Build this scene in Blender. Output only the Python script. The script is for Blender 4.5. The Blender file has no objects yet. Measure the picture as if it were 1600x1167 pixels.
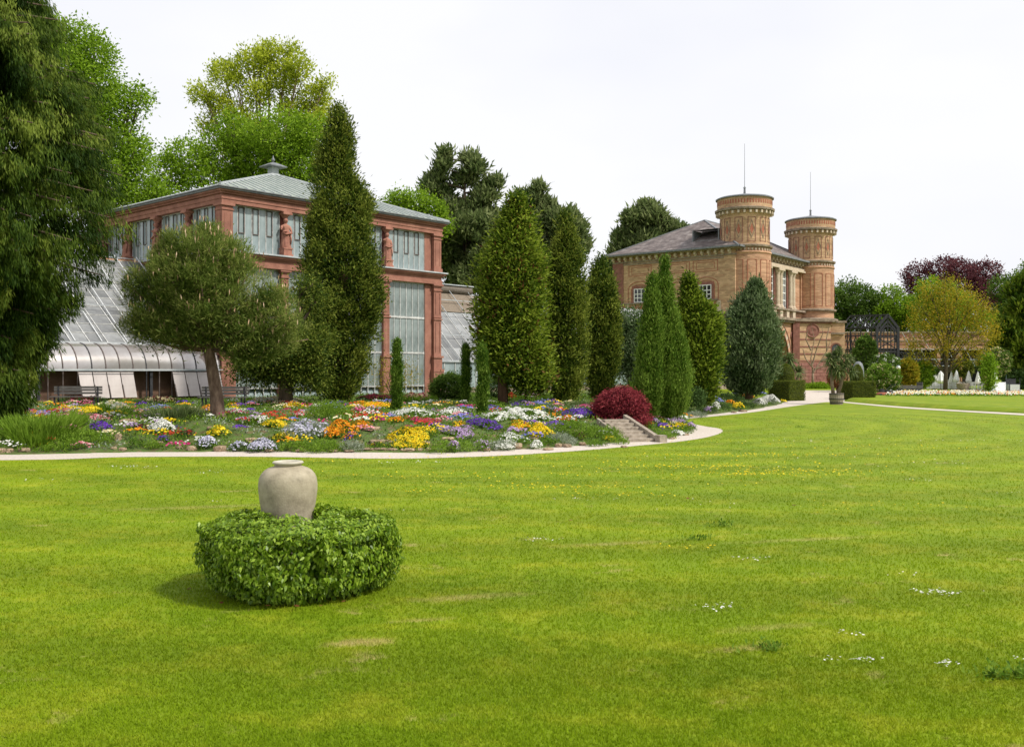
import bpy, math, random
import numpy as np
from mathutils import Vector
R = random.Random(7)
NR = np.random.default_rng(11)
SC = bpy.context.scene
COL = SC.collection
PI = math.pi
# ------------------------------------------------------------------ camera, world, sun, exposure
FOC, EYE, HOR = 1493.0, 2.2, 580.0          # focal length in photo pixels, eye height in metres, horizon row
cam_d = bpy.data.cameras.new('camera'); cam = bpy.data.objects.new('camera', cam_d); COL.objects.link(cam)
SC.camera = cam
cam.location = (0, 0, EYE); cam.rotation_euler = (PI/2, 0, 0)
cam_d.sensor_width = 36.0; cam_d.lens = 36.0*FOC/1600.0
cam_d.shift_y = (HOR-583.5)/1600.0
cam_d.clip_start = 0.1; cam_d.clip_end = 3000
SUN_EL, SUN_AZ = math.radians(49), math.radians(116)   # azimuth clockwise from +Y (the view direction)
w = bpy.data.worlds.new('World'); SC.world = w; w.use_nodes = True
nt = w.node_tree; nt.nodes.clear()
sky = nt.nodes.new('ShaderNodeTexSky'); sky.sky_type = 'NISHITA'; sky.sun_disc = False
sky.sun_elevation = SUN_EL; sky.sun_rotation = SUN_AZ; sky.dust_density = 3.0
tc = nt.nodes.new('ShaderNodeTexCoord')
ns = nt.nodes.new('ShaderNodeTexNoise'); ns.inputs['Scale'].default_value = 1.6; ns.inputs['Detail'].default_value = 4
mp = nt.nodes.new('ShaderNodeMapping'); mp.inputs['Scale'].default_value = (1, 1, 2.5)
cr = nt.nodes.new('ShaderNodeValToRGB')      # a closed, bright, faintly lavender cloud sheet
cr.color_ramp.elements[0].position = .35; cr.color_ramp.elements[0].color = (8.5, 8.65, 9.5, 1)
cr.color_ramp.elements[1].position = .65; cr.color_ramp.elements[1].color = (9.9, 9.9, 10.1, 1)
mx = nt.nodes.new('ShaderNodeMix'); mx.data_type = 'RGBA'; mx.inputs['Factor'].default_value = .92
bg = nt.nodes.new('ShaderNodeBackground'); bg.inputs['Strength'].default_value = .1
ou = nt.nodes.new('ShaderNodeOutputWorld')
L = nt.links.new
L(tc.outputs['Generated'], mp.inputs['Vector']); L(mp.outputs['Vector'], ns.inputs['Vector']); L(ns.outputs['Fac'], cr.inputs['Fac'])
L(sky.outputs['Color'], mx.inputs['A']); L(cr.outputs['Color'], mx.inputs['B']); L(mx.outputs['Result'], bg.inputs['Color']); L(bg.outputs['Background'], ou.inputs['Surface'])
sd = bpy.data.lights.new('sun', 'SUN'); sun = bpy.data.objects.new('sun', sd); COL.objects.link(sun)
sd.energy = 4.1; sd.angle = math.radians(5.0); sd.color = (1, .95, .86)
sdir = Vector((math.sin(SUN_AZ)*math.cos(SUN_EL), math.cos(SUN_AZ)*math.cos(SUN_EL), math.sin(SUN_EL)))
sun.rotation_euler = sdir.to_track_quat('Z', 'Y').to_euler(); sun.location = (20, -20, 60)
vs = SC.view_settings; vs.view_transform = 'Standard'; vs.look = 'None'; vs.gamma = 1; vs.exposure = 0.10; vs.use_curve_mapping = False
SC.render.engine = 'CYCLES'; SC.cycles.use_denoising = True; SC.cycles.max_bounces = 6; SC.cycles.diffuse_bounces = 3
SC.cycles.transparent_max_bounces = 8

# ------------------------------------------------------------------ helpers
def WX(px, D): return (px-800.0)/FOC*D
def WZ(py, D): return EYE-(py-HOR)/FOC*D
def GP(px, py, z=0.0):
    D = (EYE-z)*FOC/(py-HOR)
    return (WX(px, D), D)

def tag(o, label=None, cat=None, group=None, kind=None):
    if label: o['label'] = label
    if cat: o['category'] = cat
    if group: o['group'] = group
    if kind: o['kind'] = kind
    return o

def empty(name, loc=(0, 0, 0), rz=0, label=None, cat=None, group=None, parent=None):
    o = bpy.data.objects.new(name, None); COL.objects.link(o); o.location = loc; o.rotation_euler = (0, 0, rz)
    o.empty_display_size = .2
    if parent: o.parent = parent
    return tag(o, label, cat, group)

def link(name, me, parent=None, loc=(0, 0, 0), rot=(0, 0, 0), scale=(1, 1, 1)):
    o = bpy.data.objects.new(name, me); COL.objects.link(o); o.location = loc; o.rotation_euler = rot; o.scale = scale
    if parent: o.parent = parent
    return o

def copy_tree(o, parent=None, loc=None, rz=None, label=None, scale=None):
    c = o.copy(); COL.objects.link(c); c.parent = parent
    for ch in [k for k in COL.objects if k.parent == o]: copy_tree(ch, c)
    if loc is not None: c.location = loc
    if rz is not None: c.rotation_euler = (0, 0, rz)
    if scale is not None: c.scale = scale
    if label: c['label'] = label
    return c

class MB:
    def __init__(s): s.v = []; s.f = []; s.m = []; s.mi = 0
    def face(s, pts):
        n = len(s.v); s.v += [tuple(p) for p in pts]; s.f.append(tuple(range(n, n+len(pts)))); s.m.append(s.mi); return s
    def box(s, x0, x1, y0, y1, z0, z1):
        n = len(s.v)
        s.v += [(x0, y0, z0), (x1, y0, z0), (x1, y1, z0), (x0, y1, z0), (x0, y0, z1), (x1, y0, z1), (x1, y1, z1), (x0, y1, z1)]
        for f in ((0, 3, 2, 1), (4, 5, 6, 7), (0, 1, 5, 4), (1, 2, 6, 5), (2, 3, 7, 6), (3, 0, 4, 7)):
            s.f.append(tuple(n+i for i in f)); s.m.append(s.mi)
        return s
    def prism(s, poly, z0, z1):
        n = len(s.v); k = len(poly)
        s.v += [(x, y, z0) for x, y in poly]+[(x, y, z1) for x, y in poly]
        for i in range(k):
            j = (i+1) % k; s.f.append((n+i, n+j, n+k+j, n+k+i)); s.m.append(s.mi)
        s.f.append(tuple(n+i for i in range(k))[::-1]); s.f.append(tuple(n+k+i for i in range(k))); s.m += [s.mi]*2
        return s
    def bar(s, a, b, w=.05, h=None):
        a, b = Vector(a), Vector(b); h = h or w; d = (b-a)
        if d.length < 1e-6: return s
        d.normalize(); up = Vector((0, 0, 1)) if abs(d.z) < .95 else Vector((0, 1, 0))
        sx = d.cross(up).normalized()*(w/2); sz = sx.normalized().cross(d).normalized()*(h/2)
        n = len(s.v)
        for p in (a, b):
            for q in (-sx-sz, sx-sz, sx+sz, -sx+sz): s.v.append(tuple(p+q))
        for f in ((0, 1, 2, 3), (7, 6, 5, 4), (0, 4, 5, 1), (1, 5, 6, 2), (2, 6, 7, 3), (3, 7, 4, 0)):
            s.f.append(tuple(n+i for i in f)); s.m.append(s.mi)
        return s
    def tube(s, pts, rad, seg=8, cap=True):
        pts = [Vector(p) for p in pts]; n0 = len(s.v); K = len(pts)
        for i, p in enumerate(pts):
            d = (pts[min(i+1, K-1)]-pts[max(i-1, 0)])
            d = d.normalized() if d.length > 1e-9 else Vector((0, 0, 1))
            up = Vector((0, 1, 0)) if abs(d.z) > .7 else Vector((0, 0, 1))
            a = d.cross(up).normalized(); b = a.cross(d).normalized(); r = rad[i] if hasattr(rad, '__len__') else rad
            for k in range(seg):
                t = 2*PI*k/seg; s.v.append(tuple(p+a*(r*math.cos(t))+b*(r*math.sin(t))))
        for i in range(K-1):
            for k in range(seg):
                k2 = (k+1) % seg; s.f.append((n0+i*seg+k, n0+i*seg+k2, n0+(i+1)*seg+k2, n0+(i+1)*seg+k)); s.m.append(s.mi)
        if cap:
            s.f.append(tuple(n0+k for k in range(seg))[::-1]); s.f.append(tuple(n0+(K-1)*seg+k for k in range(seg))); s.m += [s.mi]*2
        return s
    def lathe(s, prof, seg=24, cx=0, cy=0, a0=0.0, a1=2*PI):
        n0 = len(s.v); full = abs(a1-a0-2*PI) < 1e-6; S = seg if full else seg+1
        for r, z in prof:
            for k in range(S):
                t = a0+(a1-a0)*k/seg; s.v.append((cx+r*math.cos(t), cy+r*math.sin(t), z))
        for i in range(len(prof)-1):
            for k in range(seg):
                k2 = (k+1) % S; s.f.append((n0+i*S+k, n0+i*S+k2, n0+(i+1)*S+k2, n0+(i+1)*S+k)); s.m.append(s.mi)
        return s
    def mesh(s, name, mats, smooth=False):
        me = bpy.data.meshes.new(name); me.from_pydata(s.v, [], s.f)
        for m in (mats if isinstance(mats, (list, tuple)) else [mats]): me.materials.append(m)
        if any(s.m): me.polygons.foreach_set('material_index', s.m)
        if smooth: me.polygons.foreach_set('use_smooth', [True]*len(s.f))
        me.update(); return me
    def build(s, name, mats, parent=None, loc=(0, 0, 0), rot=(0, 0, 0), smooth=False):
        return link(name, s.mesh(name, mats, smooth), parent, loc, rot)

def quads_mesh(name, V, tint, mat, nper=4):
    """V: (N*nper,3) vertex array, one nper-gon per nper vertices, tint per face"""
    V = np.asarray(V, dtype=np.float32).reshape(-1, 3); N = len(V)//nper
    me = bpy.data.meshes.new(name); me.vertices.add(len(V)); me.vertices.foreach_set('co', V.ravel())
    me.loops.add(N*nper); me.loops.foreach_set('vertex_index', np.arange(N*nper, dtype=np.int32))
    me.polygons.add(N); me.polygons.foreach_set('loop_start', np.arange(0, N*nper, nper, dtype=np.int32))
    at = me.attributes.new('tint', 'FLOAT', 'POINT')
    at.data.foreach_set('value', np.repeat(np.clip(tint, 0, 1).astype(np.float32), nper))
    me.materials.append(mat); me.update(calc_edges=True); return me

def nrm(a): return a/np.maximum(np.linalg.norm(a, axis=1, keepdims=True), 1e-9)

def blade_verts(P, Dr, Ln, Wd, rng=NR, wide=.45, face=None):
    P = np.asarray(P); N = len(P); Ln = np.broadcast_to(Ln, (N,))[:, None]; Wd = np.broadcast_to(Wd, (N,))[:, None]
    side = nrm(np.cross(Dr, rng.normal(size=(N, 3)) if face is None else face+rng.normal(size=(N, 3))*.42))
    mid = P+Dr*Ln*wide
    return np.stack([P, mid+side*Wd/2, P+Dr*Ln, mid-side*Wd/2], axis=1).reshape(-1, 3)

def foliage(name, C, Dr, n, rad, Ln, Wd, mat, parent=None, spread=.6, tint=None, flat=1.0, jit=.12, wide=.45, rng=NR):
    """n blades round each clump centre C (N,3) with main direction Dr (N,3)"""
    N = len(C); rep = np.repeat(np.arange(N), n)
    off = rng.normal(size=(N*n, 3))*rad*.5; off[:, 2] *= flat
    P = C[rep]+off; D = nrm(Dr[rep]+rng.normal(size=(N*n, 3))*spread)
    if tint is None: tint = rng.uniform(.2, .8, N)
    T = tint[rep]+rng.normal(size=N*n)*jit
    Lr = Ln*rng.uniform(.6, 1.3, N*n); Wr = Wd*rng.uniform(.7, 1.2, N*n)
    fc = Dr[rep]*.75; fc[:, 2] += .55; me = quads_mesh(name, blade_verts(P, D, Lr, Wr, rng, wide, fc), T, mat)
    return link(name, me, parent)

# ------------------------------------------------------------------ materials
def newmat(name):
    m = bpy.data.materials.new(name); m.use_nodes = True; m.node_tree.nodes.clear(); return m, m.node_tree.nodes, m.node_tree.links.new

def surf(name, c1, c2=None, rough=.7, scale=3.0, detail=6, bump=0.0, bscale=None, stretch=(1, 1, 1), metal=0, spec=.3, c3=None, randomize=0.0, ramp=(.35, .65), space='Object'):
    m, N, K = newmat(name); c2 = c2 or c1
    out = N.new('ShaderNodeOutputMaterial'); p = N.new('ShaderNodeBsdfPrincipled'); K(p.outputs[0], out.inputs[0])
    p.inputs['Roughness'].default_value = rough; p.inputs['Metallic'].default_value = metal; p.inputs['Specular IOR Level'].default_value = spec
    tc = N.new('ShaderNodeTexCoord'); mp = N.new('ShaderNodeMapping'); mp.inputs['Scale'].default_value = stretch
    geo = N.new('ShaderNodeNewGeometry')
    K(tc.outputs['Object'] if space == 'Object' else geo.outputs['Position'], mp.inputs[0])
    n = N.new('ShaderNodeTexNoise'); n.inputs['Scale'].default_value = scale; n.inputs['Detail'].default_value = detail; n.inputs['Roughness'].default_value = .65
    K(mp.outputs[0], n.inputs['Vector'])
    r = N.new('ShaderNodeValToRGB'); e = r.color_ramp.elements; e[0].position, e[1].position = ramp
    e[0].color = (*c1, 1); e[1].color = (*c2, 1)
    if c3: x = e.new(sum(ramp)/2); x.color = (*c3, 1)
    K(n.outputs['Fac'], r.inputs[0]); last = r.outputs[0]
    if randomize:
        oi = N.new('ShaderNodeObjectInfo'); h = N.new('ShaderNodeHueSaturation'); mr = N.new('ShaderNodeMapRange')
        mr.inputs['To Min'].default_value = 1-randomize; mr.inputs['To Max'].default_value = 1+randomize
        K(oi.outputs['Random'], mr.inputs['Value']); K(mr.outputs[0], h.inputs['Value']); K(last, h.inputs['Color']); last = h.outputs[0]
    K(last, p.inputs['Base Color'])
    if bump:
        n2 = N.new('ShaderNodeTexNoise'); n2.inputs['Scale'].default_value = bscale or scale*4; n2.inputs['Detail'].default_value = 6
        K(mp.outputs[0], n2.inputs['Vector']); b = N.new('ShaderNodeBump'); b.inputs['Strength'].default_value = bump; b.inputs['Distance'].default_value = .05
        K(n2.outputs['Fac'], b.inputs['Height']); K(b.outputs[0], p.inputs['Normal'])
    return m

def leafmat(name, dark, mid, light, rough=.6, tr=.3, spec=.12, p0=.15, p2=.85):
    tr = min(tr*1.25, .5)
    m, N, K = newmat(name)
    out = N.new('ShaderNodeOutputMaterial'); p = N.new('ShaderNodeBsdfPrincipled')
    p.inputs['Roughness'].default_value = rough; p.inputs['Specular IOR Level'].default_value = spec
    at = N.new('ShaderNodeAttribute'); at.attribute_name = 'tint'
    r = N.new('ShaderNodeValToRGB'); e = r.color_ramp.elements; e[0].position = p0; e[1].position = p2
    e[0].color = (*dark, 1); e[1].color = (*light, 1); x = e.new((p0+p2)/2); x.color = (*mid, 1)
    K(at.outputs['Fac'], r.inputs[0]); K(r.outputs[0], p.inputs['Base Color'])
    if tr:
        t = N.new('ShaderNodeBsdfTranslucent'); K(r.outputs[0], t.inputs['Color']); mx = N.new('ShaderNodeMixShader'); mx.inputs[0].default_value = tr
        K(p.outputs[0], mx.inputs[1]); K(t.outputs[0], mx.inputs[2]); K(mx.outputs[0], out.inputs[0])
    else: K(p.outputs[0], out.inputs[0])
    return m

def lawn_mat(name, blades=False):
    m, N, K = newmat(name)
    out = N.new('ShaderNodeOutputMaterial'); p = N.new('ShaderNodeBsdfPrincipled'); p.inputs['Roughness'].default_value = .75; p.inputs['Specular IOR Level'].default_value = .15
    geo = N.new('ShaderNodeNewGeometry')
    def noise(s, d=5, rg=.6, vec=None):
        n = N.new('ShaderNodeTexNoise'); n.inputs['Scale'].default_value = s; n.inputs['Detail'].default_value = d; n.inputs['Roughness'].default_value = rg
        K(vec or geo.outputs['Position'], n.inputs['Vector']); return n.outputs['Fac']
    def ramp(f, a, b, ca, cb):
        r = N.new('ShaderNodeValToRGB'); e = r.color_ramp.elements; e[0].position = a; e[1].position = b; e[0].color = ca; e[1].color = cb; K(f, r.inputs[0]); return r.outputs[0]
    def mix(f, a, b):
        x = N.new('ShaderNodeMix'); x.data_type = 'RGBA'; K(f, x.inputs['Factor']); K(a, x.inputs['A']); K(b, x.inputs['B']); return x.outputs['Result']
    base = ramp(noise(.55, 8, .7), .32, .68, (.110, .180, .003, 1), (.188, .256, .006, 1))
    fine = ramp(noise(9, 6, .7), .3, .7, (.115, .184, .003, 1), (.192, .260, .008, 1))
    c = N.new('ShaderNodeMix'); c.data_type = 'RGBA'; c.inputs['Factor'].default_value = .35; K(base, c.inputs['A']); K(fine, c.inputs['B']); c = c.outputs['Result']
    # scalped, dry, yellowish streaks where the mower has bitten
    mp = N.new('ShaderNodeMapping'); mp.inputs['Scale'].default_value = (.75, 1.0, 1); mp.inputs['Rotation'].default_value = (0, 0, .35); K(geo.outputs['Position'], mp.inputs[0])
    dry = ramp(noise(1.5, 10, .72, mp.outputs[0]), .48, .66, (0, 0, 0, 1), (.6, .6, .6, 1))
    yel = N.new('ShaderNodeRGB'); yel.outputs[0].default_value = (.30, .31, .02, 1)
    c = mix(dry, c, yel.outputs[0])
    dry2 = ramp(noise(1.3, 10, .75, mp.outputs[0]), .60, .70, (0, 0, 0, 1), (.8, .8, .8, 1))
    br = N.new('ShaderNodeRGB'); br.outputs[0].default_value = (.42, .33, .14, 1)
    c = mix(dry2, c, br.outputs[0])
    big = ramp(noise(.11, 4, .6), .38, .62, (.90, .94, .9, 1), (1.06, 1.03, 1.0, 1))
    x_ = N.new('ShaderNodeMix'); x_.data_type = 'RGBA'; x_.blend_type = 'MULTIPLY'; x_.inputs['Factor'].default_value = 1; K(c, x_.inputs['A']); K(big, x_.inputs['B']); c = x_.outputs['Result']
    # worn spots where the mower has scraped the turf
    nz = noise(5, 8, .7)
    for (wx, wy, rx_, ry_, am) in [(-1.23, 7.75, .35, .10, .75), (-.78, 8.45, .30, .06, .6), (-.42, 9.3, .7, .13, .45), (-1.9, 10.6, .8, .2, .3), (2.2, 8.2, .5, .1, .3), (1.3, 12.2, .9, .12, .4), (3.9, 12.5, 1.2, .12, .35), (-3.2, 12.2, .7, .15, .35), (1.9, 7.6, .3, .08, .45), (-5.0, 15.5, 1.5, .2, .3)]:
        mpw = N.new('ShaderNodeMapping'); mpw.vector_type = 'TEXTURE'; mpw.inputs['Location'].default_value = (wx, wy, 0); mpw.inputs['Scale'].default_value = (rx_, ry_, 1); mpw.inputs['Rotation'].default_value = (0, 0, .25); K(geo.outputs['Position'], mpw.inputs[0])
        ln = N.new('ShaderNodeVectorMath'); ln.operation = 'LENGTH'; K(mpw.outputs[0], ln.inputs[0])
        ad = N.new('ShaderNodeMath'); ad.operation = 'MULTIPLY_ADD'; ad.inputs[1].default_value = 2.4; K(nz, ad.inputs[0]); K(ln.outputs['Value'], ad.inputs[2])
        mq = N.new('ShaderNodeMapRange'); mq.inputs['From Min'].default_value = 1.3; mq.inputs['From Max'].default_value = 2.4; mq.inputs['To Min'].default_value = am; mq.inputs['To Max'].default_value = 0; K(ad.outputs[0], mq.inputs['Value'])
        c = mix(mq.outputs[0], c, br.outputs[0])
    # mowing rings
    vm = N.new('ShaderNodeVectorMath'); vm.operation = 'DISTANCE'; vm.inputs[1].default_value = (3.0, 42, 0); K(geo.outputs['Position'], vm.inputs[0])
    ma = N.new('ShaderNodeMath'); ma.operation = 'MULTIPLY_ADD'; ma.inputs[1].default_value = 2.6; K(vm.outputs['Value'], ma.inputs[0])
    nn = N.new('ShaderNodeMath'); nn.operation = 'MULTIPLY'; nn.inputs[1].default_value = 3.0; K(noise(.12, 2), nn.inputs[0]); K(nn.outputs[0], ma.inputs[2])
    si = N.new('ShaderNodeMath'); si.operation = 'SINE'; K(ma.outputs[0], si.inputs[0])
    mr = N.new('ShaderNodeMapRange'); mr.inputs['From Min'].default_value = -1; mr.inputs['To Min'].default_value = .93; mr.inputs['To Max'].default_value = 1.12; K(si.outputs[0], mr.inputs['Value'])
    h = N.new('ShaderNodeHueSaturation'); K(c, h.inputs['Color']); K(mr.outputs[0], h.inputs['Value'])
    c = h.outputs[0]
    if blades:
        at = N.new('ShaderNodeAttribute'); at.attribute_name = 'tint'
        mr = N.new('ShaderNodeMapRange'); mr.inputs['To Min'].default_value = 1.0; mr.inputs['To Max'].default_value = 1.55; K(at.outputs['Fac'], mr.inputs['Value'])
        h = N.new('ShaderNodeHueSaturation'); K(c, h.inputs['Color']); K(mr.outputs[0], h.inputs['Value']); c = h.outputs[0]
        t = N.new('ShaderNodeBsdfTranslucent'); K(c, t.inputs['Color']); mxs = N.new('ShaderNodeMixShader'); mxs.inputs[0].default_value = .4
        K(c, p.inputs['Base Color']); K(p.outputs[0], mxs.inputs[1]); K(t.outputs[0], mxs.inputs[2]); K(mxs.outputs[0], out.inputs[0])
    else:
        K(c, p.inputs['Base Color'])
        b = N.new('ShaderNodeBump'); b.inputs['Strength'].default_value = .5; b.inputs['Distance'].default_value = .04
        K(noise(22, 6, .8), b.inputs['Height']); K(b.outputs[0], p.inputs['Normal']); K(p.outputs[0], out.inputs[0])
    return m

M = {}
M['lawn'] = lawn_mat('lawn_turf'); M['grass'] = lawn_mat('grass_blades', True)
M['gravel'] = surf('pink_gravel', (.42, .365, .31), (.60, .535, .47), rough=.95, scale=14, bump=.2, bscale=90)
M['soil'] = surf('bed_soil', (.09, .07, .03), (.16, .11, .06), rough=.95, scale=2.5, bump=.8, bscale=18, c3=(.07, .13, .02), detail=10)
M['red'] = surf('red_sandstone', (.215, .095, .068), (.37, .18, .13), rough=.85, scale=1.3, detail=9, bump=.25, bscale=12, c3=(.29, .13, .092), ramp=(.3, .7))
M['reddark'] = surf('dark_red_sandstone', (.17, .05, .04), (.26, .085, .065), rough=.85, scale=2.2, bump=.2)
M['statue'] = surf('carved_red_sandstone', (.26, .11, .08), (.40, .19, .135), rough=.8, scale=4, bump=.3, bscale=20)
M['roofgreen'] = surf('verdigris_roof', (.20, .245, .205), (.33, .36, .31), rough=.5, scale=1.2, stretch=(1, 1, 1), c3=(.26, .30, .25), spec=.4)
M['lead'] = surf('grey_lead', (.12, .13, .14), (.21, .22, .23), rough=.5, scale=3)
M['zinc2'] = surf('bright_rail', (.5, .52, .53), (.66, .67, .67), rough=.4, scale=2)
M['zinc'] = surf('pale_zinc', (.33, .36, .38), (.48, .50, .51), rough=.45, scale=2)
M['white'] = surf('white_paint', (.66, .66, .64), (.80, .80, .78), rough=.5, scale=5)
M['glaze_bar'] = surf('weathered_white_bar', (.36, .36, .35), (.66, .66, .64), rough=.55, scale=4)
M['darkbar'] = surf('dark_window_bar', (.06, .045, .04), (.13, .10, .09), rough=.6, scale=5)
M['iron'] = surf('black_iron', (.018, .018, .022), (.05, .05, .055), rough=.6, scale=8)
M['wood'] = surf('weathered_bench_wood', (.07, .065, .06), (.15, .14, .13), rough=.8, scale=4, stretch=(1, 8, 8), bump=.2)
M['reed'] = surf('reed_mat', (.14, .11, .08), (.27, .22, .17), rough=.9, scale=5, stretch=(6, 1, 1), bump=.7, bscale=14)
M['reedroll'] = surf('reed_roll', (.10, .08, .06), (.22, .19, .16), rough=.9, scale=5, stretch=(9, 1, 1), bump=.7)
M['rock'] = surf('tan_rock', (.22, .15, .09), (.45, .34, .23), rough=.9, scale=2.5, bump=.7, bscale=7, randomize=.25)
M['stone'] = surf('step_stone', (.20, .165, .125), (.42, .36, .29), rough=.9, scale=5, bump=.4, bscale=16)
M['urn'] = surf('salt_glazed_clay', (.20, .17, .115), (.43, .375, .275), rough=.6, scale=9, detail=14, bump=.12, bscale=60, c3=(.335, .29, .205), ramp=(.25, .75), spec=.3)
M['urnlip'] = surf('pale_clay_rim', (.38, .35, .27), (.52, .49, .40), rough=.65, scale=6)
M['black'] = surf('shade_black', (.01, .01, .01), rough=.9)  # flat black colour for shade, used behind the arcade openings
M['inside'] = surf('warm_brown_interior', (.10, .055, .035), (.30, .17, .10), rough=.8, scale=.35, c3=(.17, .10, .07))
M['darkbark'] = surf('dark_twig_bark', (.06, .045, .03), (.13, .10, .065), rough=.95, scale=6)
M['brick'] = surf('yellow_brick', (.42, .25, .145), (.60, .385, .24), rough=.9, scale=1.3, stretch=(.5, .5, 1.6), detail=8, c3=(.48, .32, .185), bump=.15, space='World')
M['brick2'] = surf('orange_brick', (.41, .215, .125), (.56, .325, .205), rough=.9, scale=1.3, stretch=(.5, .5, 1.6), detail=8, c3=(.46, .275, .165), space='World')
M['brickred'] = surf('red_brick', (.29, .10, .06), (.38, .145, .09), rough=.9, scale=2)
M['brickdark'] = surf('old_red_brick', (.18, .08, .06), (.29, .13, .10), rough=.9, scale=2)
M['sand'] = surf('pale_sandstone', (.42, .33, .24), (.56, .47, .36), rough=.85, scale=2)
M['sandgrey'] = surf('weathered_cornice_stone', (.16, .12, .09), (.34, .27, .20), rough=.85, scale=1.5)
M['slate'] = surf('slate_roof', (.09, .075, .07), (.26, .23, .215), rough=.65, scale=.9, stretch=(1, 1, 3), detail=12, c3=(.16, .13, .12), bump=.3, space='World')
def courses(m, sx, sz, dark):
    N, K = m.node_tree.nodes, m.node_tree.links.new; p = [n for n in N if n.type == 'BSDF_PRINCIPLED'][0]; src = p.inputs['Base Color'].links[0].from_socket
    g = N.new('ShaderNodeNewGeometry'); s = N.new('ShaderNodeSeparateXYZ'); K(g.outputs['Position'], s.inputs[0]); ad = N.new('ShaderNodeMath'); ad.operation = 'SUBTRACT'; K(s.outputs[0], ad.inputs[0]); K(s.outputs[1], ad.inputs[1])
    c = N.new('ShaderNodeCombineXYZ'); K(ad.outputs[0], c.inputs[0]); K(s.outputs[2], c.inputs[1]); b = N.new('ShaderNodeTexBrick'); K(c.outputs[0], b.inputs['Vector']); b.inputs['Scale'].default_value = 1
    b.inputs['Brick Width'].default_value = sx; b.inputs['Row Height'].default_value = sz; b.inputs['Mortar Size'].default_value = sz*.09; b.inputs['Color1'].default_value = (1.12, 1.12, 1.12, 1); b.inputs['Color2'].default_value = (.74, .72, .72, 1); b.inputs['Mortar'].default_value = (dark, dark, dark, 1)
    x = N.new('ShaderNodeMix'); x.data_type = 'RGBA'; x.blend_type = 'MULTIPLY'; x.inputs['Factor'].default_value = 1; K(src, x.inputs['A']); K(b.outputs['Color'], x.inputs['B']); K(x.outputs['Result'], p.inputs['Base Color'])
courses(M['slate'], .8, .28, .55); courses(M['brick'], .6, .17, .8); courses(M['brick2'], .6, .17, .8)
M['base'] = surf('red_ashlar', (.24, .10, .085), (.36, .17, .14), rough=.9, scale=2)
M['barrel'] = surf('grey_barrel_wood', (.24, .19, .14), (.36, .31, .25), rough=.85, scale=6, stretch=(5, 5, .6))
M['bark'] = surf('brown_bark', (.065, .045, .032), (.17, .12, .085), rough=.95, scale=6, stretch=(1, 1, .3), bump=.8, bscale=12)
M['pinebark'] = surf('pine_bark', (.10, .06, .04), (.27, .185, .13), rough=.95, scale=7, stretch=(1, 1, .35), bump=1, bscale=9, c3=(.17, .11, .08))
M['palebark'] = surf('pale_bark', (.17, .12, .08), (.32, .24, .17), rough=.95, scale=6, stretch=(1, 1, .3), bump=.5)
M['redbark'] = surf('cypress_bark', (.10, .055, .035), (.20, .11, .07), rough=.95, scale=6, stretch=(1, 1, .2), bump=.8)
def glass(name, c1, c2, rough=.15, scale=.6, stretch=(1.6, 1.6, .5), randomize=.12, spec=.6):
    return surf(name, c1, c2, rough=rough, scale=scale, stretch=stretch, spec=spec, randomize=randomize, detail=5)
M['pane'] = glass('milky_reflection_pane', (.13, .175, .18), (.37, .43, .43), rough=.08, scale=.45)  # milky glass, with pale sky reflections painted in by two-tone noise
M['panedark'] = glass('grey_reflection_pane', (.07, .095, .088), (.34, .39, .38), rough=.08, scale=.4)  # noise colour paints white reflections and dark interior shapes into the panes
M['roofpane'] = glass('dusty_roof_pane', (.13, .135, .135), (.30, .305, .30), rough=.18, stretch=(1, 1, 1), randomize=.28)
M['curve'] = glass('curved_bronze_glass', (.38, .34, .315), (.58, .56, .54), rough=.2, scale=.25, stretch=(1, 1, 1), randomize=.08, spec=.8)
for n_ in M['curve'].node_tree.nodes:
    if n_.type == 'BSDF_PRINCIPLED': n_.inputs['Metallic'].default_value = .65
M['flap'] = glass('hinged_white_pane', (.38, .33, .31), (.52, .47, .45), rough=.3, stretch=(1, 1, 1))
M['darkglass'] = glass('dark_window_glass', (.012, .013, .015), (.04, .04, .045), rough=.08)
lm = leafmat
M['yew'] = lm('yew_leaf', (.022, .050, .005), (.085, .130, .014), (.26, .30, .045), tr=.35)
M['weep'] = lm('weeping_conifer_leaf', (.022, .052, .005), (.085, .140, .014), (.22, .28, .04), tr=.35)
M['pine'] = lm('pine_needle', (.06, .11, .014), (.175, .24, .045), (.35, .38, .10), tr=.4)
M['candle'] = lm('pine_candle', (.36, .22, .13), (.52, .35, .22), (.62, .46, .32), tr=.1)
M['bpine'] = lm('black_pine_needle', (.07, .11, .032), (.16, .21, .07), (.27, .31, .13), tr=.4)
M['ginkgo'] = lm('fresh_yellow_green_leaf', (.24, .30, .02), (.40, .47, .035), (.55, .60, .07), tr=.5)
M['maple'] = lm('fresh_green_leaf', (.11, .20, .010), (.19, .32, .016), (.32, .47, .04), tr=.5)
M['green'] = lm('green_leaf', (.045, .095, .012), (.095, .170, .022), (.17, .26, .045), tr=.4)
M['purple'] = lm('copper_beech_leaf', (.055, .016, .022), (.105, .030, .038), (.19, .07, .075), tr=.3)
M['bronze'] = lm('bronze_young_leaf', (.14, .17, .010), (.30, .275, .018), (.50, .35, .03), tr=.45)
M['crypt'] = lm('olive_conifer_leaf', (.024, .058, .004), (.095, .155, .010), (.27, .34, .035), tr=.35)
M['rust'] = lm('rusty_twig_leaf', (.11, .045, .015), (.17, .075, .028), (.24, .11, .04), tr=.2)
M['cyp'] = lm('bright_cypress_leaf', (.030, .080, .006), (.085, .165, .014), (.21, .31, .045), tr=.3)
M['blue'] = lm('blue_juniper_leaf', (.040, .080, .024), (.10, .155, .055), (.21, .27, .13), tr=.3)
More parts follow.
